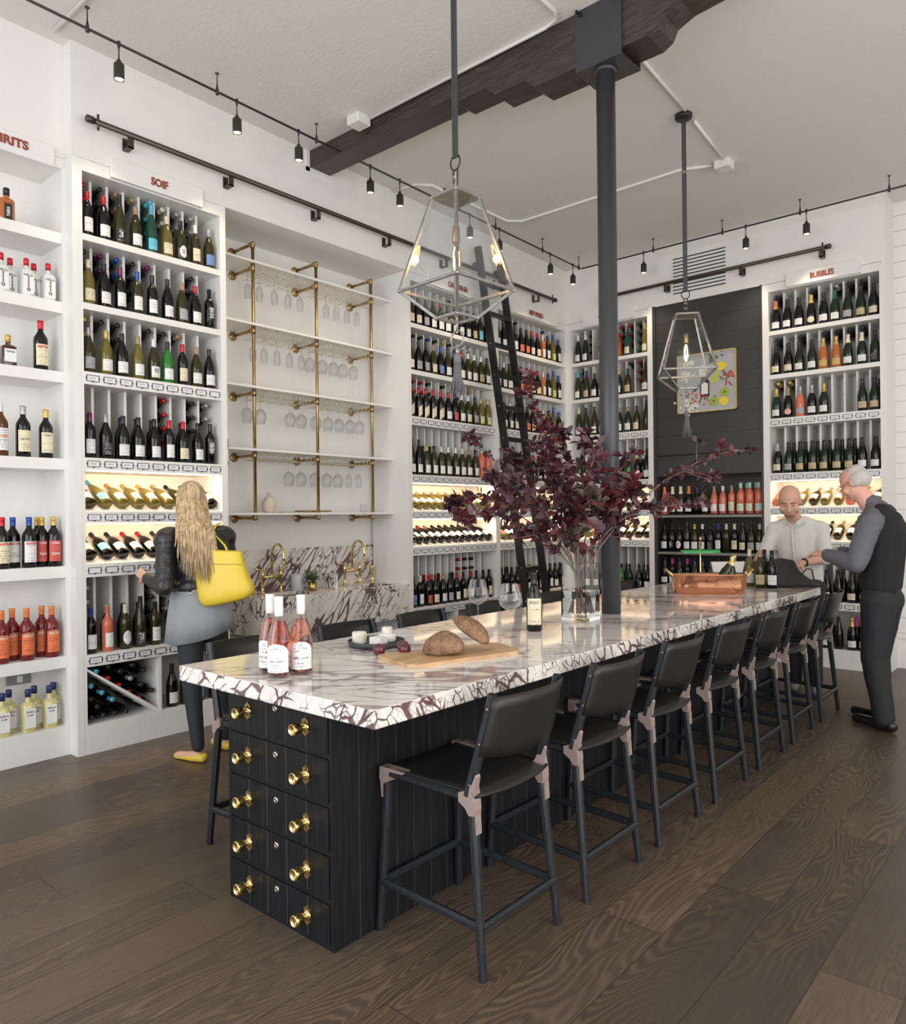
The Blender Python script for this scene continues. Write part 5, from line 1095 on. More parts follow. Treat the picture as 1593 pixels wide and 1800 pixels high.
BR = [
('rising to the topmost leafy tip', [(-2.24, 3.71, .96), (-2.25, 3.70, 1.21), (-2.29, 3.68, 1.47), (-2.40, 3.65, 1.76), (-2.45, 3.61, 2.03), (-2.485, 3.58, 2.31)], 170, .95),
('second upright one beside the topmost', [(-2.22, 3.69, .96), (-2.25, 3.66, 1.21), (-2.26, 3.57, 1.53), (-2.30, 3.54, 1.85), (-2.33, 3.51, 2.04)], 110, 1.0),
('reaching up left to a thin hooked tip', [(-2.20, 3.72, .96), (-2.27, 3.69, 1.21), (-2.39, 3.59, 1.47), (-2.54, 3.47, 1.67), (-2.63, 3.38, 1.86), (-2.74, 3.30, 1.97)], 62, .9),
('spreading left at mid height', [(-2.20, 3.74, .96), (-2.28, 3.69, 1.21), (-2.38, 3.47, 1.44), (-2.50, 3.31, 1.60), (-2.62, 3.20, 1.63), (-2.71, 3.13, 1.58)], 92, 1.15),
('lowest one on the left', [(-2.20, 3.75, .96), (-2.26, 3.66, 1.21), (-2.33, 3.45, 1.38), (-2.39, 3.26, 1.49), (-2.48, 3.13, 1.52), (-2.56, 3.06, 1.50)], 92, 1.1),
('leaning forward left with large dusky leaves', [(-2.22, 3.75, .96), (-2.26, 3.68, 1.21), (-2.25, 3.38, 1.53), (-2.30, 3.21, 1.68), (-2.37, 3.09, 1.73)], 80, 1.35),
('in the middle of the bunch, leaning forward', [(-2.23, 3.74, .96), (-2.25, 3.69, 1.21), (-2.21, 3.55, 1.53), (-2.20, 3.42, 1.71), (-2.25, 3.39, 1.84)], 90, 1.25),
('middle right, crossing before the column', [(-2.26, 3.74, .96), (-2.24, 3.70, 1.21), (-2.17, 3.59, 1.53), (-2.12, 3.57, 1.68), (-2.08, 3.60, 1.84), (-2.15, 3.67, 1.94)], 84, 1.15),
('rising right of the column', [(-2.28, 3.71, .96), (-2.24, 3.71, 1.21), (-2.14, 3.67, 1.53), (-2.03, 3.70, 1.65), (-2.01, 3.79, 1.78), (-1.97, 3.89, 1.88)], 70, 1.0),
('longest, stretching far right', [(-2.29, 3.68, .96), (-2.21, 3.73, 1.21), (-2.08, 3.86, 1.46), (-1.92, 4.00, 1.66), (-1.77, 4.12, 1.78), (-1.65, 4.23, 1.85), (-1.50, 4.36, 1.875)], 88, .85),
('forking down from the longest right one', [(-1.92, 4.00, 1.66), (-1.87, 4.16, 1.75), (-1.76, 4.26, 1.745), (-1.69, 4.33, 1.71)], 34, .85),
('low one on the right', [(-2.29, 3.70, .96), (-2.22, 3.72, 1.21), (-2.07, 3.74, 1.43), (-1.93, 3.86, 1.54), (-1.81, 3.96, 1.56), (-1.67, 4.08, 1.58)], 74, 1.0),
('front right with big crimson leaves', [(-2.26, 3.67, .96), (-2.23, 3.69, 1.21), (-2.05, 3.63, 1.47), (-1.93, 3.60, 1.62), (-1.88, 3.64, 1.68)], 56, 1.6),
('at the back, upright', [(-2.23, 3.66, .96), (-2.26, 3.72, 1.21), (-2.35, 3.83, 1.53), (-2.40, 3.85, 1.80), (-2.44, 3.82, 2.01)], 84, 1.0),
('at the back, leaning left', [(-2.21, 3.66, .96), (-2.28, 3.71, 1.21), (-2.48, 3.78, 1.53), (-2.61, 3.74, 1.74), (-2.68, 3.67, 1.91)], 78, 1.0),
('drooping toward the viewer with bronze leaves', [(-2.24, 3.74, .96), (-2.24, 3.68, 1.21), (-2.14, 3.55, 1.44), (-2.04, 3.44, 1.56), (-2.00, 3.40, 1.62)], 72, 1.45),
]
def cr(P_, t_):
    n_ = len(P_)-1; i = min(int(t_), n_-1); f = t_-i; p = [Vector(P_[max(0, min(n_, j))]) for j in (i-1, i, i+1, i+2)]
    return .5*((2*p[1])+(p[2]-p[0])*f+(2*p[0]-5*p[1]+4*p[2]-p[3])*f*f+(3*p[1]-p[0]-3*p[2]+p[3])*f**3)
rl = random.Random(11)
for bi, (nm, P_, nl_, sc) in enumerate(BR):
    n_ = len(P_)-1; t = thing('leafy_branch', f'dark purple leafy branch in the glass vase, {nm}', 'branch', P_[0], 0, 'purple-leaved branches in the vase'); o_ = Vector(P_[0])
    K = 26; pts = [cr(P_, n_*k/K)-o_ for k in range(K+1)]; r0 = .0055 if nl_ > 40 else .003
    b = MB(); b.tube(pts, [r0*(1-.75*k/K) for k in range(K+1)], 7)
    L = MB(); st = (1.15 if P_[0][2] < 1.0 else .2)
    twigs = []
    for k in range(int(nl_/9)):
        tt = st+.5+(n_-st-.5)*rl.random(); c = cr(P_, tt)-o_; d = (cr(P_, min(n_, tt+.1))-cr(P_, tt-.1)).normalized(); v = Vector((rl.gauss(0, 1), rl.gauss(0, 1), rl.gauss(.2, .8))); v = (v-d*v.dot(d)).normalized()
        ln = rl.uniform(.07, .16)*(1 if tt < n_-1 else .6); e = c+(d*.7+v).normalized()*ln; b.tube([c, (c+e)/2+v*.01, e], [.0022, .0018, .001], 5); twigs.append((c, e))
    for k in range(int(nl_*2.1)):
        if rl.random() < .5 and twigs: c0, e0 = rl.choice(twigs); s = rl.uniform(.25, 1.02); c = c0.lerp(e0, s); d = (e0-c0).normalized()
        else: tt = st+(n_-st)*(1-rl.random()**1.35*.92); c = cr(P_, tt)-o_; d = (cr(P_, min(n_, tt+.1))-cr(P_, max(0, tt-.1))).normalized()
        v = Vector((rl.gauss(0, 1), rl.gauss(0, 1), rl.gauss(-.1, .8))).normalized(); dd = (d*.55+v).normalized(); nr = Vector((rl.gauss(0, 1), rl.gauss(0, 1), rl.gauss(.6, 1)))
        ln = rl.uniform(.034, .064)*sc*(.8 if k % 5 == 0 else 1); mi_ = 0
        if sc > 1.3: mi_ = 1 if 'bronze' in nm and rl.random() < .6 else (2 if 'dusky' in nm and rl.random() < .7 else 0)
        elif rl.random() < .22: mi_ = 2
        leaf(L, c, dd, nr, ln, ln*rl.uniform(.5, .64), rl.uniform(-.1, .5), mi_, rl.uniform(.1, .35))
    b.obj('woody_stem', BARK, t); f = L.obj('leaves', [PL1, PL2, PL3], t, recalc=False); f['kind'] = 'stuff'
# copper tub with two sparkling bottles
ta = math.radians(36); t = thing('copper_tub', 'polished oblong copper tub with brass handles, chilling two sparkling bottles', 'tub', (-2.225, 5.52, ZI), ta)
def ovalr(a, b, k, n_=40): return [(a*math.copysign(abs(math.cos(q))**k, math.cos(q)), b*math.copysign(abs(math.sin(q))**k, math.sin(q))) for q in [2*PI*i/n_ for i in range(n_)]]
vs = []; fs = []; lv = [(.245, .085, 0, .62), (.258, .100, .012, .62), (.266, .108, .06, .62), (.268, .109, .13, .62), (.278, .118, .142, .62), (.278, .118, .147, .62), (.262, .103, .140, .62), (.255, .095, .02, .62)]
for a, b, z, k in lv: vs += [(x, y, z) for x, y in ovalr(a, b, k)]
for i in range(len(lv)-1):
    for k in range(40): fs.append((i*40+k, i*40+(k+1) % 40, (i+1)*40+(k+1) % 40, (i+1)*40+k))
fs += [tuple(range(39, -1, -1)), tuple(range(280, 320))]
MB().add(vs, fs, 0, True).obj('copper_body', COPPER, t, recalc=True)
for s in (-1, 1):
    b = MB(); b.tube([(s*.262, -.045, .12), (s*.285, -.045, .15), (s*.31, -.03, .175), (s*.315, 0, .18), (s*.31, .03, .175), (s*.285, .045, .15), (s*.262, .045, .12)], .008, 10); b.obj('brass_handle', BRASS, t)
for x, rt_, s, nm in ((.075, .50, 'cdGW', 'leaning gold-foiled bottle'), (.165, .12, 'cdYW', 'upright yellow-foiled bottle')):
    M_ = Matrix.Translation((-2.225, 5.52, ZI)) @ Matrix.Rotation(ta, 4, 'Z') @ Matrix.Translation((x-.02, 0, -.02+.05)) @ Matrix.Rotation(rt_, 4, 'Y') @ Matrix.Diagonal((.9, .9, .78 if rt_ < .3 else .92, 1))
    bottle(s, M_, f'sparkling {nm} chilling in the copper tub', 'bottles in the copper tub')
# banker lamp, till screen
t = thing('banker_lamp', 'brass desk lamp with long green glass shade behind the copper tub', 'lamp', (-2.43, 5.86, ZI), math.radians(40))
mb = MB(); mb.lathe([(.07, 0), (.072, .008), (.05, .018), (.012, .024), (.006, .03), (.006, .385), (.009, .39), (.006, .41), (0, .412)], 24); mb.obj('brass_stand', BRASS, t)
mb = MB(); prf = [(-.045, -.018), (-.03, .0), (0, .009), (.03, .0), (.045, -.018)]; vs = []; 
for x, k in ((-.15, .8), (-.14, 1), (.14, 1), (.15, .8)):
    vs += [(x, a*k, b*k+.30) for a, b in prf]+[(x, a*k*.9, b*k*.9+.296) for a, b in prf]
fs = []
for i in range(3):
    for j in range(4): fs += [(i*10+j, i*10+j+1, i*10+j+11, i*10+j+10), (i*10+5+j, i*10+15+j, i*10+16+j, i*10+6+j)]
    for j in (0, 4): fs.append((i*10+j, i*10+10+j, i*10+15+j, i*10+5+j))
for i in (0, 3): fs.append(tuple([i*10+j for j in range(5)]+[i*10+9-j for j in range(5)]))
mb.add(vs, fs, 0, True); mb.obj('green_glass_shade', base('green_glass', (.03, .36, .09), .1, coat=.6), t)
t = thing('till_screen', 'white slanted till screen standing behind the copper tub', 'screen', (-2.32, 6.15, ZI), math.radians(38))
SCW = base('warm_white_plastic', (.74, .70, .66), .4)
mb = MB(); mb.prism([(-.135, .20), (.135, .20), (.10, .02), (-.095, .02)], -.01, .012, axis=1); s_ = mb.obj('display_housing', SCW, t); mb = MB(); mb.box((-.07, -.07, 0), (.07, .06, .012), 0, .003); mb.box((-.02, 0, .01), (.02, .02, .06)); mb.obj('stand_foot', SCW, t)
mb = MB(); mb.box((-.055, -.06, .012), (.06, -.045, .10), 0, .003); mb.obj('card_reader', SCW, t)
# ---------------------------------------------------------------- people
def blob(name, mb_, mat, parent, vox=.007, smooth=4, disp=0):
    o_ = Vector(parent.location); mb_.v = [tuple(Vector(v)-o_) for v in mb_.v]
    ob = mb_.obj(name, mat, parent); 
    r = ob.modifiers.new('Remesh', 'REMESH'); r.mode = 'VOXEL'; r.voxel_size = vox; r.use_smooth_shade = True
    if smooth: s = ob.modifiers.new('Smooth', 'SMOOTH'); s.iterations = smooth; s.factor = .6
    if disp:
        tx = bpy.data.textures.new(name, 'CLOUDS'); tx.noise_scale = disp[1]; d = ob.modifiers.new('Folds', 'DISPLACE'); d.texture = tx; d.strength = disp[0]; d.texture_coords = 'LOCAL'
    return ob
def chain(mb_, pts, rs):
    for i in range(len(pts)-1): mb_.cap(pts[i], rs[i], pts[i+1], rs[i+1], 14)
def frame(F):
    F = Vector(F).normalized(); R = F.cross(Vector((0, 0, 1))).normalized(); U = R.cross(F); return F, R, U
def head(mb_, c, F, U, s=1.0):
    """skull, jaw, nose, ears, neck root; c = centre of head, F facing, U up"""
    F = Vector(F).normalized(); R = F.cross(Vector(U)).normalized(); U = R.cross(F); P_ = lambda x, y, z: c+(R*x+F*y+U*z)*s
    rot = Matrix((R, F, U)).transposed().to_euler()
    mb_.ell(P_(0, -.012, .028), (.076*s, .096*s, .088*s), rot); mb_.ell(P_(0, .022, -.03), (.062*s, .070*s, .082*s), rot); mb_.ell(P_(0, .052, -.085), (.032*s, .032*s, .026*s), rot)
    mb_.cap(P_(0, .092, .005), .008*s, P_(0, .108, -.028), .013*s); mb_.ell(P_(.010, .097, -.034), (.009*s,)*3, rot); mb_.ell(P_(-.010, .097, -.034), (.009*s,)*3, rot)
    mb_.cap(P_(-.035, .080, .022), .009*s, P_(.035, .080, .022), .009*s)
    mb_.ell(P_(0, .086, -.060), (.022*s, .010*s, .008*s), rot)
    for q in (-1, 1): mb_.ell(P_(q*.076, -.008, -.008), (.008*s, .018*s, .030*s), rot); mb_.ell(P_(q*.045, .058, -.03), (.022*s, .025*s, .028*s), rot)
    return P_, R, F, U, rot
EYEW = base('eye_white', (.75, .73, .70), .2); EYED = base('eye_iris', (.04, .03, .02), .2); LIP = base('lips', (.50, .20, .17), .5)
LID = base('eyelid_skin', (.60, .34, .24), .5)
def face(P_, rot, t_, brow, s=1):
    o_ = Vector(t_.location)
    for q in (-1, 1):
        b = MB(); b.ell(P_(q*.031, .079, .002)-o_, (.012*s, .010*s, .0035*s), rot); b.ell(P_(q*.031, .0885, .001)-o_, (.0055*s, .003*s, .003*s), rot, 1); b.obj('eye', [LID, EYED], t_)
        b = MB(); b.tube([P_(q*.014, .094, .027)-o_, P_(q*.032, .095, .031)-o_, P_(q*.048, .084, .025)-o_], .0028*s, 6); b.obj('eyebrow', brow, t_)
    b = MB(); b.ell(P_(0, .0955, -.0585)-o_, (.021*s, .005*s, .0045*s), rot); b.ell(P_(0, .0945, -.065)-o_, (.018*s, .005*s, .0045*s), rot); b.obj('lips', LIP, t_)
def hand(mb_, w_, d, nrm, side, curl=.5, s=1.0):
    """wrist point, direction of the fingers, palm normal (out of the palm), side=+1 thumb toward d x nrm"""
    w_ = Vector(w_); d = Vector(d).normalized(); nrm = Vector(nrm); nrm = (nrm-d*nrm.dot(d)).normalized(); sd = d.cross(nrm)*side
    mb_.cap(w_, .024*s, w_+d*.035*s, .020*s)
    for k in range(4):
        o_ = sd*(.026-.0175*k)*s; mb_.cap(w_+d*.02*s+o_*.7, .014*s, w_+d*.085*s+o_, .0105*s)
        ln = (.072, .080, .074, .058)[k]*s; p = w_+d*.085*s+o_; a = 0
        for j, fr in enumerate((.45, .30, .25)):
            a += curl*(.55, .75, .5)[j]; q = p+(d*math.cos(a)+nrm*math.sin(a))*ln*fr; mb_.cap(p, (.0092-.0008*j)*s, q, (.0086-.0008*j)*s); p = q
    b0 = w_+d*.025*s+sd*.024*s; b1 = b0+(d*.55+sd*.75+nrm*.35).normalized()*.042*s; b2 = b1+(d*.85+sd*.2+nrm*.5).normalized()*.034*s; mb_.cap(b0, .014*s, b1, .011*s); mb_.cap(b1, .0105*s, b2, .009*s)
LJ = base('black_leather_jacket', (.020, .019, .019), .34); n = N(LJ); n.bump(n.noise(n.coord(), 16, 4, .6).outputs[0], .55, .02)
GJ = base('grey_jersey', (.30, .31, .33), .85); n = N(GJ); n.bump(n.noise(n.vscale(n.coord(), (1, 1, .25)), 14, 3).outputs[0], .4, .02)
LEG = base('charcoal_leggings', (.022, .024, .028), .7); YEL = base('yellow_suede', (.72, .50, .06), .6)
HAIRB = base('blonde_hair', (.52, .36, .19), .45); n = N(HAIRB); g = n.noise(n.vscale(n.coord(), (30, 30, 2.2)), 3, 4).outputs[0]; n.l(n.ramp(g, [(.35, (.27, .17, .08)), (.65, (.66, .50, .30))]), n.b.inputs['Base Color']); n.bump(g, .6, .006)
v3 = Vector
# --- woman
t = thing('person', 'woman with long blonde hair, black leather jacket, grey top and leggings facing the shelves', 'person', (-4.33, 2.60, 0))
F, R, U = frame((-.90, .43, 0)); hc = v3((-4.40, 2.545, 1.628))
body = MB(); Pw, hR, hF, hU, hrot = head(body, hc, (-.93, .33, -.12), (-.1, .05, 1), .98)
nk = v3((-4.375, 2.565, 1.44)); body.cap(nk, .052, hc-v3((0, 0, .06)), .050)
lsh, rsh = v3((-4.395, 2.385, 1.385)), v3((-4.345, 2.745, 1.39)); lel, lhd = v3((-4.31, 2.315, 1.10)), v3((-4.50, 2.30, 1.155)); rel, rhd = v3((-4.33, 2.80, 1.10)), v3((-4.50, 2.80, 1.16))
body.ell((-4.36, 2.57, 1.25), (.11, .15, .2), (0, 0, -.45)); body.ell((-4.35, 2.58, .93), (.12, .16, .14), (0, 0, -.45))
for s_, e_, h_ in ((lsh, lel, lhd), (rsh, rel, rhd)): chain(body, [s_, e_, h_], [.045, .036, .025])
hand(body, lhd, (-.9, -.1, .35), (.2, .8, -.4), 1, .6, .88); hand(body, rhd, (-.9, .1, .2), (0, -.8, -.4), -1, .6, .88)
lg = [[(-4.35, 2.505, .88), (-4.325, 2.500, .48), (-4.285, 2.515, .095)], [(-4.36, 2.67, .88), (-4.375, 2.735, .47), (-4.375, 2.765, .095)]]
for q in lg: chain(body, q, [.075, .048, .034])
toes = [((-4.285, 2.515, .035), (-4.43, 2.465, .025)), ((-4.375, 2.765, .035), (-4.52, 2.775, .025))]
for a, b_ in toes: body.cap(a, .030, b_, .024)
blob('body', body, SKIN, t, .0065, 3); face(Pw, hrot, t, HAIRB)
b = MB(); chain(b, lg[0], [.098, .060, .040]); chain(b, lg[1], [.098, .060, .040]); b.ell((-4.35, 2.585, .93), (.135, .165, .13), (0, 0, -.45)); b.v = [v for v in b.v]; blob('leggings', b, LEG, t, .009, 4)
# flared jersey hem
b = MB(); n_ = 36; lv = [(1.10, .140, .175, 0), (1.0, .145, .185, 0), (.90, .152, .200, .03), (.79, .158, .212, .09)]; vs = []
for z, a, c, dr in lv:
    for k in range(n_):
        q = 2*PI*k/n_; rip = 1+.035*math.sin(q*7)*(1.1-z)*3; x = a*math.cos(q)*rip; y = c*math.sin(q)*rip
        vs.append(v3((-4.35, 2.58, z-dr*math.sin(q+.5)*(-1)*.6))+F*x+R*y)
vs += [v-(v-v3((-4.35, 2.58, v.z))).normalized()*.005 for v in vs]; m_ = n_*4; fs = []
for i in range(3):
    for k in range(n_): a = i*n_+k; c = i*n_+(k+1) % n_; fs += [(a, c, c+n_, a+n_), (m_+a, m_+a+n_, m_+c+n_, m_+c)]
for k in range(n_): a = k; c = (k+1) % n_; fs += [(a, m_+a, m_+c, c), (3*n_+a, 3*n_+c, m_+3*n_+c, m_+3*n_+a)]
o_ = Vector(t.location); b.add([v-o_ for v in vs], fs, 0, True); b.obj('jersey_hem', GJ, t)
b = MB(); b.cap(lsh, .085, rsh, .085); b.cap(v3((-4.37, 2.565, 1.44)), .062, lsh, .07); b.cap(v3((-4.37, 2.565, 1.44)), .062, rsh, .07); b.ell((-4.35, 2.57, 1.33), (.145, .19, .12), (0, 0, -.45)); b.ell((-4.36, 2.57, 1.20), (.130, .175, .16), (0, 0, -.45)); b.ell((-4.355, 2.575, 1.09), (.150, .185, .085), (0, 0, -.45)); b.cap((-4.36, 2.57, 1.43), .066, (-4.37, 2.565, 1.475), .062)
for s_, e_, h_ in ((lsh, lel, lhd), (rsh, rel, rhd)): chain(b, [s_, e_, e_.lerp(h_, .88)], [.070, .055, .040]); b.ell(s_, (.075, .075, .07))
jk = blob('leather_jacket', b, LJ, t, .009, 3, (.008, .06))
b = MB(); b.tube([(-4.23, 2.44, 1.07), (-4.215, 2.435, 1.055)], .008, 8); b.v = [tuple(v3(v)-o_) for v in b.v]; b.obj('jacket_zip', base('zip_silver', (.6, .6, .6), .3, 1), jk)
for a, b_ in toes:
    a = v3(a); b_ = v3(b_); d = (b_-a).normalized(); b = MB(); b.cap(a-d*.03-v3((0, 0, .008)), .034, a+d*.03-v3((0, 0, .008)), .033); b.cap(a+d*.03-v3((0, 0, .012)), .032, b_+d*.012-v3((0, 0, .004)), .022); 
    b.v = [(v[0], v[1], max(.002, min(v[2], .052 if (v3(v)-a).dot(d) < .02 else .045))) for v in b.v]; blob('ballet_flat', b, YEL, t, .005, 2)
b = MB(); b.ell(Pw(0, -.030, .035), (.088, .102, .094), hrot); b.ell(Pw(0, -.055, -.05), (.088, .070, .11), hrot)
rh = random.Random(4)
hs = MB()
for k in range(190):
    a = rh.uniform(-1, 1); dp = rh.uniform(0, 1); low_ = -.33-.15*(1-abs(a)**2)+rh.uniform(-.07, .04)-(.05 if a > .3 else 0); w1 = rh.uniform(-.012, .012)
    P5 = [Pw(a*.060, .01-.04*(1-a*a), .118-.03*abs(a)-.01*dp), Pw(a*.088, -.045-.050*(1-a*a), .045-.02*abs(a)), Pw(a*.096, -.070-.045*(1-a*a)-.008*dp, -.07), Pw(a*.100+w1, -.115-.035*(1-a*a)-.015*dp, -.17), Pw(a*.106+w1*1.6, -.165-.022*(1-a*a)-.012*dp, -.25), Pw(a*.112+w1*2.2+rh.uniform(-.012, .012), -.195-rh.uniform(0, .025), low_)]
    K_ = 12; hs.tube([cr(P5, 5*q_/K_)-o_ for q_ in range(K_+1)], [.0075*(1-.1*q_/K_) if q_ < K_-2 else .0075*(K_-q_+.3)/4 for q_ in range(K_+1)], 6)
b.ell(Pw(0, -.10, -.13), (.085, .05, .12), hrot); b.ell(Pw(0, -.155, -.24), (.085, .035, .10), hrot)
hb = blob('long_blonde_hair', b, HAIRB, t, .0065, 2); hs.obj('hair_strands', HAIRB, hb)
b = MB(); b.tube([v3(Pw(-.075, .0, .012))-o_, v3(Pw(-.070, .095, .012))-o_], .003, 6); b.ell(v3(Pw(-.045, .098, .005))-o_, (.024, .005, .018), hrot); b.ell(v3(Pw(.025, .106, .005))-o_, (.024, .005, .018), hrot); b.obj('dark_sunglasses', BLACKM, t)
# tote bag
rr, ff = v3((.758, .652, 0)), v3((-.652, .758, 0)); bc = v3((-4.142, 2.597, 0))
TOTE = base('yellow_leather', (.76, .55, .045), .42); n = N(TOTE); n.bump(n.noise(n.coord(), 6, 3).outputs[0], .25, .02)
t2 = thing('tote_bag', 'bright yellow leather tote bag hanging behind the woman', 'bag', tuple(bc+v3((0, 0, .975))))
Wp = lambda u, d, z: rr*u+ff*d+v3((0, 0, z-.975))
b = MB(); lv = [(1.325, -.155, .135, .035, -.01), (1.24, -.155, .150, .05, 0), (1.13, -.152, .185, .065, 0), (1.04, -.135, .225, .075, .0), (.985, -.105, .19, .06, .0)]
vs = []; K = 16
for z, u0, u1, dd, _ in lv:
    tl = (z-1.155)*-.0; cx = (u0+u1)/2; hx_ = (u1-u0)/2
    for k in range(K):
        q = 2*PI*k/K; u_2 = cx+hx_*math.copysign(abs(math.cos(q))**.45, math.cos(q)); d_ = dd*math.copysign(abs(math.sin(q))**.6, math.sin(q))
        z2 = z+(u_2-cx)*(-.06 if z > 1.2 else .20 if z < 1.1 else .05); vs.append(Wp(u_2, d_, z2))
fs = []
for i in range(4):
    for k in range(K): fs.append((i*K+k, i*K+(k+1) % K, (i+1)*K+(k+1) % K, (i+1)*K+k))
fs.append(tuple(range(4*K, 5*K)))
b.add(vs, fs, 0, True); o = b.obj('tote_body', TOTE, t2); so = o.modifiers.new('Solidify', 'SOLIDIFY'); so.thickness = .004; smoothmod(o, 1)
b = MB()
for u0 in (-.10, .06):
    b.tube([Wp(u0, -.01, 1.28), Wp(u0-.02-.3*max(0, u0), .02, 1.35), Wp(-.08, .09, 1.43), Wp(-.075, .16, 1.475), Wp(-.07, .22, 1.485)], .008, 8, flat=.4)
b.obj('shoulder_strap', TOTE, t2)
b = MB(); b.tube([Wp(-.155, -.052, 1.255), Wp(-.07, -.054, 1.238), Wp(.02, -.053, 1.236), Wp(.14, -.040, 1.232)], .0022, 5); b.obj('top_seam', base('seam_ochre', (.42, .30, .03), .6), t2)

# --- bald man in a pale linen shirt
LIN = base('pale_linen', (.66, .64, .59), .85); n = N(LIN); n.bump(n.math('ADD', n.noise(n.coord(), 9, 3).outputs[0], n.math('MULTIPLY', n.noise(n.coord(), 90, 2).outputs[0], .2)), .5, .02)
DPAN = base('dark_trousers', (.016, .016, .019), .8)
t = thing('person', 'bald man in a pale linen shirt looking down behind the far end of the island', 'person', (-1.92, 6.80, 0)); o_ = Vector(t.location)
hc = v3((-1.995, 6.70, 1.612)); body = MB(); Pm, hR, hF, hU, hrot = head(body, hc, (.22, -.90, -.42), (.10, -.40, .9), 1.17)
body.cap((-1.985, 6.83, 1.44), .060, hc+v3((0, .03, -.06)), .058)
rs, ls = v3((-2.145, 6.80, 1.37)), v3((-1.805, 6.90, 1.37)); re, rw = v3((-2.235, 6.72, 1.115)), v3((-2.16, 6.50, 1.17)); le, lw_ = v3((-1.74, 6.80, 1.13)), v3((-1.86, 6.56, 1.10))
body.ell((-1.97, 6.87, 1.20), (.15, .10, .25), (0, 0, .15)); body.ell((-1.95, 6.88, .93), (.15, .11, .12), (0, 0, .15))
chain(body, [rs, re, rw], [.050, .040, .028]); chain(body, [ls, le, lw_], [.050, .040, .028])
hand(body, rw, (.1, -.95, -.1), (.3, .1, -.9), -1, .7); hand(body, lw_, (-.45, -.75, -.25), (-.3, .1, -.9), 1, .5)
lg = [[(-2.03, 6.88, .88), (-2.03, 6.86, .48), (-2.02, 6.88, .09)], [(-1.87, 6.89, .88), (-1.86, 6.84, .48), (-1.84, 6.83, .09)]]
for q in lg: chain(body, q, [.085, .055, .04]); a = v3(q[2]); body.cap(a-v3((0, 0, .05)), .035, a+v3((.04, -.15, -.06)), .028)
blob('body', body, SKIN, t, .0065, 3); BRW = base('brown_brow', (.16, .09, .05), .7); face(Pm, hrot, t, BRW, 1.15)
b = MB(); b.ell(Pm(0, .056, -.082), (.043, .040, .026), hrot); b.ell(Pm(.045, .025, -.06), (.018, .034, .03), hrot); b.ell(Pm(-.045, .025, -.06), (.018, .034, .03), hrot); b.cap(Pm(-.02, .0975, -.048), .004, Pm(.02, .0975, -.048), .004); blob('short_beard', b, base('stubble', (.27, .15, .09), .8), t, .006, 1)
b = MB(); b.cap(rs, .078, ls, .078); b.cap(v3((-1.985, 6.84, 1.44)), .070, rs, .066); b.cap(v3((-1.985, 6.84, 1.44)), .070, ls, .066); b.ell((-1.98, 6.86, 1.335), (.19, .115, .10), (0, 0, .22)); b.cap((-2.045, 6.84, 1.33), .105, (-2.02, 6.86, .93), .11); b.cap((-1.905, 6.875, 1.33), .105, (-1.89, 6.885, .93), .11); b.cap((-1.975, 6.85, 1.30), .115, (-1.955, 6.86, .95), .12); b.cap((-1.985, 6.85, 1.39), .074, (-1.985, 6.83, 1.435), .070)
chain(b, [rs, re, re.lerp(rw, .55)], [.070, .056, .047]); chain(b, [ls, le, le.lerp(lw_, .12)], [.070, .058, .054]); blob('linen_shirt', b, LIN, t, .008, 4, (.008, .05))
for q_ in (-1, 1):
    b = MB(); pts_ = [(-1.985+q_*.062, 6.815, 1.478), (-1.985+q_*.055, 6.765, 1.462), (-1.985+q_*.030, 6.735, 1.435), (-1.985+q_*.048, 6.738, 1.398), (-1.985+q_*.085, 6.765, 1.432)]
    pts2 = [v3(p)-o_+v3((0, -.006, 0)) for p in pts_]; pts1 = [v3(p)-o_+v3((0, .003, -.002)) for p in pts_]; b.add(pts1+pts2, [(0, 1, 2, 3, 4), (9, 8, 7, 6, 5)]+[(i, 5+i, 5+(i+1) % 5, (i+1) % 5) for i in range(5)]); b.obj('shirt_collar', LIN, t)
b = MB(); b.tube([v3((-1.985, 6.722, 1.40))-o_, v3((-1.98, 6.722, 1.25))-o_, v3((-1.968, 6.735, 1.10))-o_, v3((-1.96, 6.742, .95))-o_], .014, 6, flat=.35, up=(0, 1, 0)); pk_ = b.obj('button_placket', LIN, t)
for z_ in (1.36, 1.28, 1.20, 1.12, 1.04): b = MB(); b.ell(v3((-1.978, 6.714+(1.36-z_)*.05, z_))-o_, (.0055, .003, .0055)); b.obj('button', LPW, pk_)
b = MB(); chain(b, lg[0], [.105, .078, .062]); chain(b, lg[1], [.105, .078, .062]); b.ell((-1.95, 6.88, .92), (.16, .125, .12), (0, 0, .2)); blob('trousers', b, DPAN, t, .01, 3)
for q in lg: a = v3(q[2]); b = MB(); b.cap(a-v3((.01, -.03, .045)), .040, a+v3((.045, -.17, -.052)), .034); b.v = [(v[0], v[1], max(.002, v[2])) for v in b.v]; blob('shoe', b, base('grey_trainer', (.20, .20, .21), .6), t, .006, 2)
b = MB(); q = (lw_-le).to_track_quat('Z', 'Y').to_matrix().to_4x4(); q.translation = le.lerp(lw_, .90)-o_; b.lathe([(.0335, -.010), (.0335, .010), (.031, .010), (.031, -.010), (.0335, -.010)], 20, 0, q, cap=False); b.ell(le.lerp(lw_, .90)-o_+v3((.0, -.012, .032)), (.018, .018, .008)); b.obj('wrist_watch', BLACKM, t)

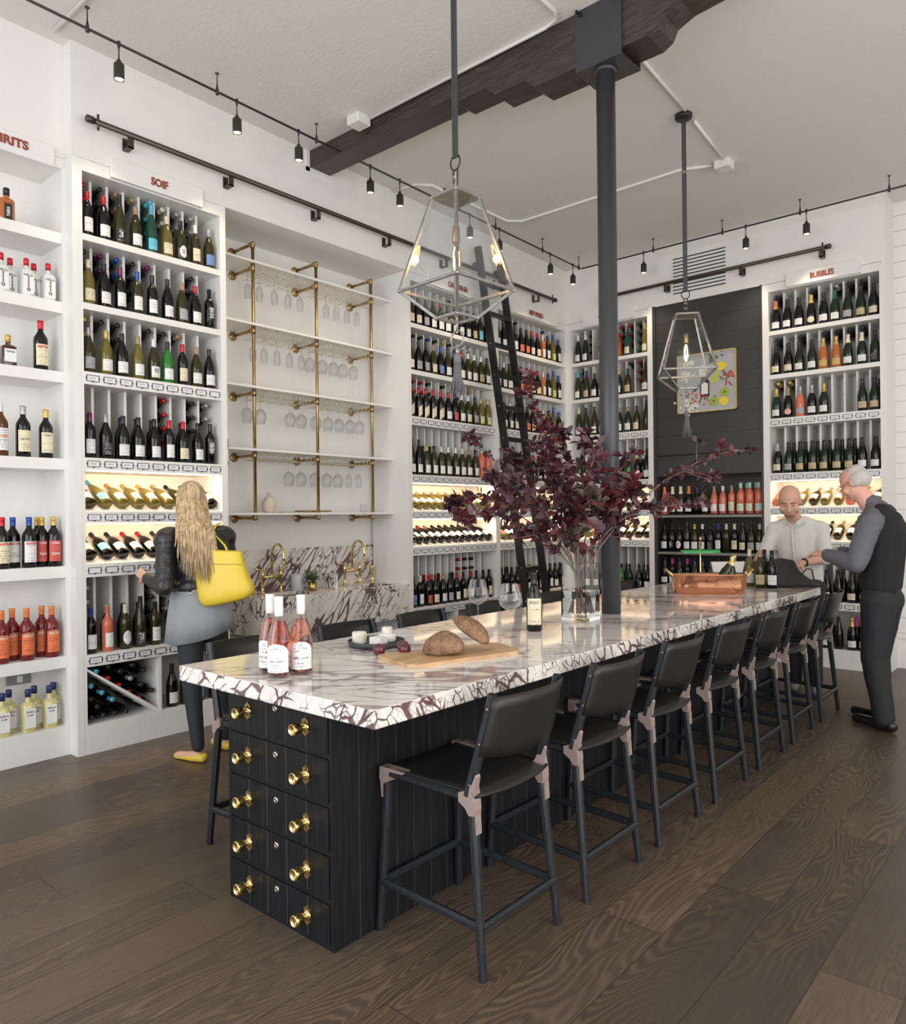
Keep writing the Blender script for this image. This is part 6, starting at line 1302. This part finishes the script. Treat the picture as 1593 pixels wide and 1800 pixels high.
# --- older man in a dark waistcoat
t = thing('person', 'grey-haired older man in black waistcoat and grey shirt bending over the island end', 'person', (-1.17, 5.93, 0)); o_ = Vector(t.location)
hc = v3((-1.335, 5.985, 1.725)); body = MB(); Po, hR, hF, hU, hrot = head(body, hc, (-.84, .16, -.52), (-.5, .1, .87), 1.05)
body.cap((-1.20, 5.985, 1.50), .064, hc+v3((.03, 0, -.06)), .060)
ns, fs_ = v3((-1.20, 5.795, 1.44)), v3((-1.16, 6.17, 1.44)); ne, nw_ = v3((-1.27, 5.715, 1.165)), v3((-1.50, 5.83, 1.215)); fe, fw_ = v3((-1.25, 6.25, 1.16)), v3((-1.49, 6.10, 1.22))
body.ell((-1.15, 5.98, 1.25), (.08, .12, .25), (0, -.1, -.05)); body.ell((-1.17, 5.98, .93), (.09, .13, .10))
chain(body, [ns, ne, nw_], [.052, .042, .029]); chain(body, [fs_, fe, fw_], [.052, .042, .029])
hand(body, nw_, (-.85, .45, .05), (.2, .2, -.9), -1, .5); hand(body, fw_, (-.9, -.3, .05), (.2, .1, -.9), 1, .5)
lg = [[(-1.17, 5.90, .90), (-1.20, 5.88, .49), (-1.14, 5.875, .09)], [(-1.16, 6.06, .90), (-1.22, 6.07, .49), (-1.20, 6.10, .09)]]
for q in lg: chain(body, q, [.09, .06, .042]); a = v3(q[2]); body.cap(a-v3((0, 0, .05)), .035, a+v3((-.17, .08, -.06)), .028)
OSK = base('ruddy_skin', (.72, .38, .29), .5, sss=.05); blob('body', body, OSK, t, .0065, 3)
GH = base('grey_hair', (.50, .46, .42), .6); face(Po, hrot, t, GH, 1.05)
b = MB(); b.ell(Po(0, -.052, .010), (.084, .068, .078), hrot); b.ell(Po(0, -.035, .062), (.074, .075, .052), hrot); b.ell(Po(.062, -.03, .0), (.024, .045, .05), hrot); b.ell(Po(-.062, -.03, .0), (.024, .045, .05), hrot); blob('grey_hair', b, GH, t, .0065, 1)
b = MB()
for q_ in (-1, 1): b.tube([v3(Po(q_*.033+.020*math.cos(a), .104, .004+.015*math.sin(a)))-o_ for a in [2*PI*k/16 for k in range(16)]], .0016, 5, closed=True); b.tube([v3(Po(q_*.054, .103, .008))-o_, v3(Po(q_*.083, .0, .004))-o_], .0016, 5)
b.tube([v3(Po(-.013, .105, .006))-o_, v3(Po(.013, .105, .006))-o_], .0016, 5); b.obj('spectacles', DARKM, t)
SHG = base('slate_shirt', (.115, .115, .13), .8); n = N(SHG); n.bump(n.noise(n.coord(), 8, 3).outputs[0], .4, .02)
b = MB(); chain(b, [ns, ne, ne.lerp(nw_, .88)], [.082, .070, .048]); chain(b, [fs_, fe, fe.lerp(fw_, .88)], [.082, .068, .048]); b.cap(ns, .085, fs_, .085); b.cap(v3((-1.19, 5.985, 1.53)), .078, ns, .075); b.cap(v3((-1.19, 5.985, 1.53)), .078, fs_, .075); b.cap((-1.19, 5.985, 1.52), .080, (-1.225, 5.985, 1.575), .068); blob('grey_shirt', b, SHG, t, .009, 3, (.012, .06))
b = MB(); b.cap(v3((-1.155, 5.90, 1.50)), .075, v3((-1.155, 6.06, 1.50)), .075); b.ell((-1.145, 5.98, 1.40), (.130, .178, .13), (0, -.15, 0)); b.cap((-1.135, 5.92, 1.38), .125, (-1.165, 5.92, 1.0), .118); b.cap((-1.135, 6.04, 1.38), .125, (-1.165, 6.04, 1.0), .118); b.cap((-1.20, 5.98, 1.2), .10, (-1.22, 5.98, 1.02), .10); b.ell((-1.12, 5.98, 1.45), (.09, .14, .08)); blob('black_waistcoat', b, base('black_waistcoat', (.010, .010, .011), .85), t, .009, 4)
b = MB(); chain(b, lg[0], [.118, .086, .070]); chain(b, lg[1], [.118, .086, .070]); b.ell((-1.165, 5.98, .90), (.138, .172, .13)); blob('trousers', b, DPAN, t, .01, 3, (.008, .08))
for q in lg: a = v3(q[2]); b = MB(); b.cap(a-v3((-.045, .02, .045)), .042, a+v3((-.19, .09, -.050)), .036); b.v = [(v[0], v[1], max(.002, v[2])) for v in b.v]; blob('black_shoe', b, BLACKM, t, .006, 2)
b = MB(); q = (nw_-ne).to_track_quat('Z', 'Y').to_matrix().to_4x4(); q.translation = ne.lerp(nw_, .93)-o_; b.lathe([(.036, -.008), (.036, .008), (.033, .008), (.033, -.008), (.036, -.008)], 20, 0, q, cap=False); b.obj('steel_wrist_watch', base('watch_steel', (.6, .6, .6), .25, 1), t)
# black bag the men handle
BAGM = base('black_bag_leather', (.022, .020, .019), .5)
t2 = thing('folded_bag', 'soft black leather bag slumped on the worktop between the two men', 'bag', (-1.84, 6.37, ZI), math.radians(40))
b = MB(); vs = [(-.20, -.03, .0), (.17, -.03, .0), (.19, -.015, .055), (.10, -.01, .06), (.02, -.01, .12), (-.03, -.01, .215), (-.13, -.01, .235), (-.22, -.01, .225)]
bmv = [(x, y, z) for x, y, z in vs]+[(x*.97, .045+.01*(k % 2), z*.97+.001) for k, (x, y, z) in enumerate(vs)]
m_ = len(vs); b.add(bmv, [tuple(range(m_)), tuple(range(2*m_-1, m_-1, -1))]+[(i, m_+i, m_+(i+1) % m_, (i+1) % m_) for i in range(m_)], 0, False)
o = b.obj('bag_body', BAGM, t2); r = o.modifiers.new('Remesh', 'REMESH'); r.mode = 'VOXEL'; r.voxel_size = .008; r.use_smooth_shade = True; s = o.modifiers.new('Smooth', 'SMOOTH'); s.iterations = 5
b = MB(); b.tube([(.02, -.02, .10), (.06, -.03, .15), (.10, -.03, .14), (.12, -.02, .06)], .005, 8); b.obj('bag_handle', BAGM, t2)
